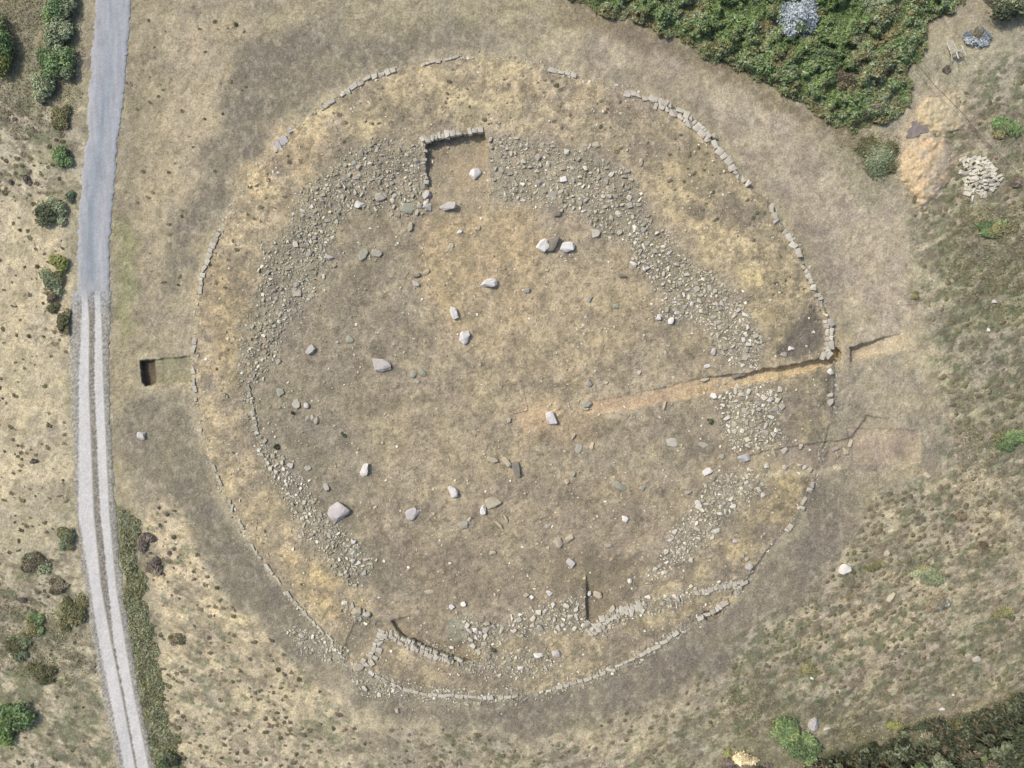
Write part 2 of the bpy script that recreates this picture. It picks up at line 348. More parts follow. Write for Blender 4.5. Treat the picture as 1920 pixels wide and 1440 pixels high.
# ------------------------------------------------------------------ materials
def new_mat(name, rough=0.95, spec=0.15):
    m = bpy.data.materials.new(name); m.use_nodes = True
    b = m.node_tree.nodes["Principled BSDF"]; b.inputs["Roughness"].default_value = rough
    b.inputs["Specular IOR Level"].default_value = spec
    return m, m.node_tree, b
def add_noise(t, vec, scale, detail=3, rough=.6):
    n = t.nodes.new("ShaderNodeTexNoise"); n.inputs["Scale"].default_value = scale
    n.inputs["Detail"].default_value = detail; n.inputs["Roughness"].default_value = rough
    t.links.new(vec, n.inputs["Vector"]); return n
def ramp(t, fac, a, b, lo, hi):
    r = t.nodes.new("ShaderNodeMapRange"); r.inputs[1].default_value = a; r.inputs[2].default_value = b
    r.inputs[3].default_value = lo; r.inputs[4].default_value = hi; t.links.new(fac, r.inputs[0]); return r.outputs[0]
def mulcol(t, colsock, facsock):
    m = t.nodes.new("ShaderNodeVectorMath"); m.operation = 'SCALE'
    t.links.new(colsock, m.inputs[0]); t.links.new(facsock, m.inputs["Scale"]); return m.outputs[0]
def mixc(t, fac, a, b):
    m = t.nodes.new("ShaderNodeMix"); m.data_type = 'RGBA'
    for s_, v in ((0, fac), (6, a), (7, b)):
        if isinstance(v, (float, int)) or isinstance(v, tuple): m.inputs[s_].default_value = v
        else: t.links.new(v, m.inputs[s_])
    return m.outputs[2]
def earth_mat(name, k=1.0, bump=0.5, pebble=.55):
    m, t, b = new_mat(name, 1.0, .05)
    at = t.nodes.new("ShaderNodeAttribute"); at.attribute_name = "Col"
    geo = t.nodes.new("ShaderNodeNewGeometry"); pos = geo.outputs["Position"]
    n1 = add_noise(t, pos, 9.0, 5, .75); n2 = add_noise(t, pos, 2.2, 3, .6)
    f1 = ramp(t, n1.outputs[0], .3, .7, 1 - .34 * k, 1 + .34 * k)
    f2 = ramp(t, n2.outputs[0], .3, .7, 1 - .09 * k, 1 + .09 * k)
    c = mulcol(t, mulcol(t, at.outputs["Color"], f1), f2)
    vo = t.nodes.new("ShaderNodeTexVoronoi"); vo.inputs["Scale"].default_value = 8.5; t.links.new(pos, vo.inputs["Vector"])
    near = ramp(t, vo.outputs["Distance"], .10, .24, 1, 0)
    sep = t.nodes.new("ShaderNodeSeparateColor"); t.links.new(vo.outputs["Color"], sep.inputs[0])
    pick = ramp(t, sep.outputs[0], .60, .70, 0, pebble)
    mm = t.nodes.new("ShaderNodeMath"); mm.operation = 'MULTIPLY'; t.links.new(near, mm.inputs[0]); t.links.new(pick, mm.inputs[1])
    c = mixc(t, mm.outputs[0], c, rgba((205, 198, 176)))
    t.links.new(c, b.inputs["Base Color"])
    bu = t.nodes.new("ShaderNodeBump"); bu.inputs["Strength"].default_value = bump; bu.inputs["Distance"].default_value = .06
    t.links.new(n1.outputs[0], bu.inputs["Height"]); t.links.new(bu.outputs[0], b.inputs["Normal"])
    return m
M_EARTH = earth_mat("dry_earth")
M_ROAD = earth_mat("road_gravel", .35, .15, .15)
def attr_mat(name, rough=.9, spec=.2, amt=.18, scale=14.):
    m, t, b = new_mat(name, rough, spec)
    at = t.nodes.new("ShaderNodeAttribute"); at.attribute_name = "Col"
    geo = t.nodes.new("ShaderNodeNewGeometry")
    n = add_noise(t, geo.outputs["Position"], scale, 4, .7)
    t.links.new(mulcol(t, at.outputs["Color"], ramp(t, n.outputs[0], .3, .7, 1 - amt, 1 + amt)), b.inputs["Base Color"])
    return m
M_STUFFSTONE = attr_mat("loose_stone")
M_LEAF = attr_mat("leaf", .75, .25, .10, 6.)
def leaf_translucent(m):
    t = m.node_tree; b = t.nodes["Principled BSDF"]
    tr = t.nodes.new("ShaderNodeBsdfTranslucent"); mx = t.nodes.new("ShaderNodeMixShader"); mx.inputs[0].default_value = .25
    src = b.inputs["Base Color"].links[0].from_socket; t.links.new(src, tr.inputs[0])
    t.links.new(b.outputs[0], mx.inputs[1]); t.links.new(tr.outputs[0], mx.inputs[2])
    t.links.new(mx.outputs[0], t.nodes["Material Output"].inputs[0])
leaf_translucent(M_LEAF)
def stone_mat(name, tones, spread=.14, vein=None):
    """tones picked per stone with Object Info Random, lichen and grain in the stone's own space"""
    m, t, b = new_mat(name, .9, .25)
    oi = t.nodes.new("ShaderNodeObjectInfo"); tc = t.nodes.new("ShaderNodeTexCoord")
    cr = t.nodes.new("ShaderNodeValToRGB"); el = cr.color_ramp.elements
    while len(el) < len(tones): el.new(.5)
    for i, c in enumerate(tones):
        el[i].position = i / max(1, len(tones) - 1); el[i].color = rgba(c)
    t.links.new(oi.outputs["Random"], cr.inputs[0])
    n = add_noise(t, tc.outputs["Object"], 2.6, 5, .7); n2 = add_noise(t, tc.outputs["Object"], 1.2, 3, .5)
    c = mulcol(t, cr.outputs[0], ramp(t, n.outputs[0], .3, .7, 1 - spread, 1 + spread))
    if vein: c = mixc(t, ramp(t, n2.outputs[0], .52, .66, 0, .75), c, rgba(vein))
    t.links.new(c, b.inputs["Base Color"])
    bu = t.nodes.new("ShaderNodeBump"); bu.inputs["Strength"].default_value = .6; bu.inputs["Distance"].default_value = .05
    t.links.new(n.outputs[0], bu.inputs["Height"]); t.links.new(bu.outputs[0], b.inputs["Normal"])
    return m
M_ST = dict(
    mix=stone_mat("rubble_stone", [(186, 181, 164), (216, 211, 195), (200, 193, 174), (234, 230, 218), (176, 172, 156), (224, 218, 203)]),
    kerb=stone_mat("kerb_stone", [(198, 191, 172), (214, 208, 190), (206, 198, 180), (224, 218, 202), (186, 180, 164)], .16, (150, 142, 122)),
    heap=stone_mat("heap_stone", [(228, 223, 204), (216, 211, 192), (236, 231, 214), (204, 198, 178), (222, 214, 194)]),
    white=stone_mat("white_stone", [(238, 234, 228), (228, 223, 215)], .12, (168, 158, 150)),
    lilac=stone_mat("lilac_stone", [(204, 198, 194), (198, 192, 185)], .12, (150, 142, 132)),
    grey=stone_mat("grey_stone", [(186, 181, 166), (176, 171, 156), (198, 193, 180)], .14),
    dark=stone_mat("dark_stone", [(142, 136, 124), (134, 128, 116)], .16, (150, 140, 124)),
    tan=stone_mat("tan_stone", [(202, 192, 168), (192, 182, 158)], .12),
    green=stone_mat("green_grey_stone", [(176, 176, 156), (168, 168, 148)], .12, (138, 138, 118)))

# ------------------------------------------------------------------ ground object
CG = lin(ground_colour(GXX, GYY))
def grid_faces(nx, ny):
    i = np.arange(nx - 1); j = np.arange(ny - 1); I, J = np.meshgrid(i, j)
    a = (J * nx + I).ravel(); return np.stack([a + nx, a + nx + 1, a + 1, a], 1)
kk = S * (CH - HG) / CH
V = np.stack([(GXX - 960) * kk, (720 - GYY) * kk, HG], -1).reshape(-1, 3)
obj("ground", np_mesh("ground", V, grid_faces(len(GX), len(GY)), M_EARTH, CG.reshape(-1, 3), True), kind="structure")
del V, CG

# ------------------------------------------------------------------ road and gravel track
L_EDGE = P("186,-400 183,-80 181,0 174,80 167,160 163,270 157,290 153,330 148,400 146,480 145,552")
R_EDGE = P("258,-400 250,-80 247,0 242,80 234,160 225,240 219,290 215,340 211,400 207,480 206,552")
TL = P("137,545 133,570 131,640 132,720 135,840 139,900 143,960 150,1040 160,1100 173,1200 190,1300 208,1370 222,1440 250,1530 310,1700")
TR = P("209,545 208,570 206,640 206,720 209,840 213,900 219,960 224,1040 231,1100 246,1200 262,1300 276,1370 292,1440 320,1530 380,1700")
def strip(name, le, re_, colfun, lift, n_across=44, step=1.6, kind="structure", label=None):
    ly = np.array([p[1] for p in le]); lx = np.array([p[0] for p in le])
    ry = np.array([p[1] for p in re_]); rx = np.array([p[0] for p in re_])
    ys = np.arange(ly[0], ly[-1], step)
    u = np.linspace(0, 1, n_across)
    U, Yg = np.meshgrid(u, ys)
    if name == 'road': Yg = Yg + sstep(ly[-1] - 60, ly[-1], Yg) * ((fbm(U * 9, U * 0 + 2, 12, 3) - .5) * 26 + 4)
    a = np.interp(Yg, ly, lx) + (fbm(Yg / 5, Yg * 0 + 3, 5, 3) - .5) * 7 + (fbm(Yg / 30, Yg * 0, 15, 2) - .5) * 7
    b = np.interp(Yg, ry, rx) + (fbm(Yg / 5, Yg * 0 + 9, 6, 3) - .5) * 7 + (fbm(Yg / 30, Yg * 0, 16, 2) - .5) * 6
    X = a + (b - a) * U
    # ends ragged as well
    Z = hz(X, Yg) * 0 + 0
    sm = np.stack([hz(X + dx, Yg + dy) for dx in (-6, 0, 6) for dy in (-6, 0, 6)]).mean(0)
    edge = np.minimum(U, 1 - U)
    Z = sm + lift * sstep(0, .10, edge) - .03 * (1 - sstep(0, .02, edge)) + .025
    C = lin(np.clip(colfun(U, X, Yg), 30, 250))
    x, y, z = W(X, Yg, Z)
    me = np_mesh(name, np.stack([x, y, z], -1).reshape(-1, 3), grid_faces(n_across, len(ys)), M_ROAD, C.reshape(-1, 3), True)
    return obj(name, me, kind=kind)
def road_col(U, X, Y):
    n = fbm(X / 5, Y / 40, 21, 4); n2 = fbm(X / 14, Y / 60, 22, 3); g = rng.random(U.shape)
    C = np.empty(U.shape + (3,)); C[:] = (176, 179, 183)
    def t(m, c):
        nonlocal C; C = C + (np.array(c) - C) * np.clip(m, 0, 1)[..., None]
    t(np.exp(-((U - .42 - .05 * np.sin(Y / 90)) / .16) ** 2) * sstep(40, 200, Y) * .8, (152, 161, 168))
    t(np.exp(-((U - .72) / .06) ** 2) * sstep(250, 420, Y) * .75, (188, 190, 192))
    t(np.exp(-((U - .14) / .10) ** 2) * .6 * sstep(.4, .6, n2), (186, 186, 190))
    t(sstep(.42, .5, abs(U - .5)) * .5, (176, 174, 170))
    t(np.exp(-((U - .5) / .12) ** 2) * (1 - sstep(60, 200, Y)) * .5, (158, 164, 170))
    t(sstep(500, 556, Y + (n2 - .5) * 60) * .8, (182, 182, 180)); t(sstep(.62, .75, fbm(X / 8, Y / 20, 27, 3)) * .35, (160, 165, 170))
    return C * (1 + (n - .5) * .16 + (g - .5) * .08)[..., None]
def track_col(U, X, Y):
    g = fbm(X / 2.2, Y / 2.6, 23, 3); n2 = fbm(X / 10, Y / 50, 24, 3); r = rng.random(U.shape)
    C = np.empty(U.shape + (3,)); C[:] = (164, 161, 151)
    def t(m, c):
        nonlocal C; C = C + (np.array(c) - C) * np.clip(m, 0, 1)[..., None]
    yy = [552, 600, 720, 960, 1100, 1200, 1300, 1440, 1530]
    wl = np.interp(Y, yy, [158, 160, 157, 161, 179, 196, 216, 243, 268]); ww = np.interp(Y, yy, [5, 7, 9, 14, 10, 11, 11, 10, 10])
    wr = np.interp(Y, yy, [182, 184, 185, 196, 210, 223, 241, 268, 296]); wr2 = np.interp(Y, yy, [5, 6, 8, 8, 7, 10, 9, 10, 10])
    jit = (g - .5) * 3
    a = 1 - sstep(.85, 1.2, abs(X - wl + jit) / ww); b = 1 - sstep(.85, 1.2, abs(X - wr + jit) / wr2)
    mid = (X > wl) & (X < wr)
    t(mid * 1.0, (148, 143, 132)); t(a, (214, 212, 208)); t(b, (215, 213, 209))
    t(sstep(.42, .5, abs(U - .5)) * .5, (160, 154, 138))
    sp = (1 - np.maximum(a, b) * .8)
    t((1 - sstep(530, 600, Y)) * .6 , (172, 176, 182))
    return C * (1 + (g - .5) * .7 * sp + (r - .5) * .07 + (n2 - .5) * .05)[..., None]
strip("gravel_track", TL, TR, track_col, .035, 48)
strip("road", L_EDGE, R_EDGE, road_col, .035, 44)

# ------------------------------------------------------------------ stones
def hull_proto(seed, n=16, flat=.55, box=0.0):
    r = np.random.default_rng(seed)
    p = r.normal(size=(n, 3)); p /= np.linalg.norm(p, axis=1)[:, None]
    if box: p = np.sign(p) * np.abs(p) ** (1 - box); p /= np.max(np.abs(p), axis=1)[:, None] * .55 + .45
    p *= r.uniform(.82, 1.0, (n, 1)); p[:, 2] *= flat
    bm = bmesh.new()
    for q in p: bm.verts.new(q)
    bmesh.ops.convex_hull(bm, input=bm.verts)
    bmesh.ops.delete(bm, geom=[v for v in bm.verts if not v.link_faces], context='VERTS')
    bmesh.ops.triangulate(bm, faces=bm.faces); bm.verts.ensure_lookup_table(); bm.verts.index_update()
    V = np.array([v.co[:] for v in bm.verts]); F = np.array([[v.index for v in f.verts] for f in bm.faces]); bm.free()
    V[:, 0] /= np.abs(V[:, 0]).max(); V[:, 1] /= np.abs(V[:, 1]).max()
    return V, F
PROTO = [hull_proto(100 + i, 10 + i % 4, .55 + .05 * (i % 4), .5 if i % 2 else .2) for i in range(12)]
BLOCK = [hull_proto(300 + i, 26, .7, .8) for i in range(8)]
_pm = {}
def stone_mesh(kind, i, mat):
    k = (kind, i, mat)
    if k not in _pm:
        V, F = (PROTO if kind == 'p' else BLOCK)[i]
        _pm[k] = np_mesh("stone", V, F, M_ST[mat])
    return _pm[k]
def merge(items, protos, mat, name, kind="stuff"):
    """items: (proto index, x, y, z, sx, sy, sz, rx, ry, rz, colour)"""
    VV = []; FF = []; CC = []; off = 0
    for it in items:
        V, F = protos[it[0]]
        R = np.array(Euler(it[7:10]).to_matrix())
        v = (V * it[4:7]) @ R.T + it[1:4]
        VV.append(v); FF.append(F + off); CC.append(np.broadcast_to(it[10], v.shape)); off += len(V)
    return obj(name, np_mesh(name, np.concatenate(VV), np.concatenate(FF), mat, np.concatenate(CC)), kind=kind)
def inpoly(poly, x, y):
    return sdf(poly, np.asarray(x, np.float32), np.asarray(y, np.float32)) > 0
def scatter(poly, dens, mn, mx, seed, clump=.5, gap=.62, power=2.2, noise_sc=22, thin=0):
    """non-overlapping spots (x, y, radius) in a polygon"""
    r = np.random.default_rng(seed)
    xs = [p[0] for p in poly]; ys = [p[1] for p in poly]
    area = (max(xs) - min(xs)) * (max(ys) - min(ys))
    n = int(area / 1000 * dens * 2.4)
    x = r.uniform(min(xs) - 6, max(xs) + 6, n); y = r.uniform(min(ys) - 6, max(ys) + 6, n)
    sd = sdf(poly, x.astype(np.float32) + (fbm(x / 14, y / 14, seed, 2) - .5) * 26, y.astype(np.float32) + (fbm(x / 14, y / 14, seed + 1, 2) - .5) * 26)
    keep = sd > 0
    keep &= r.random(n) < (1 if not thin else sstep(-4, thin, sd)) * (1 - clump + clump * 2.2 * sstep(.36, .66, fbm(x / noise_sc, y / noise_sc, seed + 5, 2)))
    x = x[keep]; y = y[keep]; size = mn + (mx - mn) * r.random(len(x)) ** power
    o = np.argsort(-size) if not thin else np.argsort(-size * r.uniform(.3, 1, len(x)) ** 1.0 * (r.random(len(x)) < .25) - r.random(len(x)) * .01); cell = {}; out = []; cs = mx
    for i in o:
        cx, cy = int(x[i] // cs), int(y[i] // cs); ok = True
        for a in (-1, 0, 1):
            for b in (-1, 0, 1):
                for (qx, qy, qs) in cell.get((cx + a, cy + b), ()):
                    if (qx - x[i]) ** 2 + (qy - y[i]) ** 2 < (gap * (qs + size[i]) * .5 * 1.25) ** 2: ok = False; break
                if not ok: break
            if not ok: break
        if ok:
            cell.setdefault((cx, cy), []).append((x[i], y[i], size[i])); out.append((x[i], y[i], size[i]))
    return out
STONE_TONES = [lin(c) * 1.45 for c in ((152, 148, 130), (176, 170, 150), (160, 153, 134), (198, 192, 174), (138, 133, 116), (186, 180, 160), (168, 162, 146), (206, 202, 186))]
GREY_TONES = [lin(c) * 1.5 for c in ((138, 136, 120), (152, 150, 132), (146, 140, 122), (170, 166, 148), (138, 135, 118), (170, 168, 150))]
rub = []
for k, (ps, dens, mn, mx, nm, br) in enumerate(RUB):
    for (x, y, s_) in scatter(P(ps), dens * (2.3 if k < 3 else 3.3), mn * .85, mx * 1.25, 900 + k * 7, .45, .68, 2.2, 20, 22):
        rub.append((x, y, s_, nm, br))
rub.sort(key=lambda q: -q[2])
items = []
for n, (x, y, s_, nm, br) in enumerate(rub):
    asp = rng.uniform(.42, .95); rz = rng.uniform(0, 6.28); tilt = rng.normal(0, .25, 2)
    a = s_ * .5 * S; z = float(hz(x, y)) + a * .28; th = rng.uniform(.45, .85)
    pi_ = int(rng.integers(0, 12))
    if n < 290:
        m_ = 'mix' if br > .6 or rng.random() < .3 else 'grey'
        obj("rubble_stone", stone_mesh('p', pi_, m_), None, W(x, y, z), (tilt[0], tilt[1], rz), (a, a * asp, a * th),
            "%s angular stone among the rubble of the %s stone scatter" % ("grey brown" if m_ == 'mix' else "dull grey", nm), "stone",
            "rubble stones of the %s stone scatter" % nm)
    else:
        tones = STONE_TONES if rng.random() < br else GREY_TONES
        c = tones[int(rng.integers(0, len(tones)))] * rng.uniform(.88, 1.1)
        items.append((pi_, *W(x, y, z), a, a * asp, a * th, tilt[0], tilt[1], rz, c))
# finer chips between the stones and sprinkled over the ring
def chips(poly, dens, mn, mx, seed, tones, clump=.6):
    r = np.random.default_rng(seed); poly = P(poly) if isinstance(poly, str) else poly
    xs = [p[0] for p in poly]; ys = [p[1] for p in poly]
    n = int((max(xs) - min(xs)) * (max(ys) - min(ys)) / 1000 * dens)
    x = r.uniform(min(xs), max(xs), n); y = r.uniform(min(ys), max(ys), n)
    kp = (sdf(poly, x.astype(np.float32), y.astype(np.float32)) > -4) & (r.random(n) < 1 - clump + clump * 2 * sstep(.4, .65, fbm(x / 18, y / 18, seed, 2)))
    x = x[kp]; y = y[kp]; z = hz(x, y)
    for i in range(len(x)):
        a = (mn + (mx - mn) * r.random() ** 2) * .5 * S
        out_chips.append((int(r.integers(0, 12)), *W(x[i], y[i], z[i] + a * .2), a, a * r.uniform(.5, 1), a * .7, r.normal(0, .3), r.normal(0, .3), r.uniform(0, 6.3), tones[int(r.integers(0, len(tones)))] * r.uniform(.9, 1.1)))
out_chips = []
for k, r_ in enumerate(RUB):
    chips(r_[0], 40, 1.6, 4.2, 1500 + k, STONE_TONES if r_[5] > .7 else GREY_TONES + STONE_TONES[:2])
inner = [((x - 960) * .97 + 960, (y - 715) * .97 + 715) for x, y in KERB]
YEL = [lin(c) for c in ((198, 184, 148), (188, 172, 138), (210, 198, 164), (176, 164, 134))]
chips(inner, 5.5, 1.8, 6.5, 1701, STONE_TONES + YEL, .7)
chips("640,190 860,130 1100,160 1290,260 1480,440 1520,600 1430,640 1400,540 1220,350 1050,240 700,240", 9, 1.4, 4.0, 1702, YEL, .6)
chips("440,330 600,220 640,260 520,360 470,500 430,700 440,800 400,800 380,600 400,440", 7, 1.4, 3.6, 1703, YEL, .6)
chips("480,1020 620,1040 680,1130 640,1170 560,1120 700,1260 1000,1290 1300,1150 1300,1120 1000,1220 760,1240 700,1200", 7, 1.4, 4, 1704, YEL + STONE_TONES, .6)
chips("640,1290 800,1310 950,1320 930,1350 720,1345 600,1270", 6, 1.6, 5, 1705, STONE_TONES, .8)
rk = np.random.default_rng(4242); KP = KERB + [KERB[0]]
for (x0, y0), (x1, y1) in zip(KP, KP[1:]):
    L_ = math.hypot(x1 - x0, y1 - y0); low = y0 > 1150
    for _ in range(int(L_ * (1.1 if low else .45))):
        t_ = rk.random(); x = x0 + (x1 - x0) * t_ + rk.normal(0, 9 if low else 5); y = y0 + (y1 - y0) * t_ + rk.normal(0, 9 if low else 5)
        a = rk.uniform(2, 8.5 if rk.random() < .3 else 4.5) * .5 * S
        out_chips.append((int(rk.integers(0, 12)), *W(x, y, float(hz(x, y)) + a * .15), a, a * rk.uniform(.4, .9), a * .6, rk.normal(0, .2), rk.normal(0, .2), rk.uniform(0, 6.3), STONE_TONES[int(rk.integers(0, 8))] * rk.uniform(.7, 1)))
merge(items, PROTO, M_STUFFSTONE, "rubble")
merge(out_chips, PROTO, M_STUFFSTONE, "stone_chips")

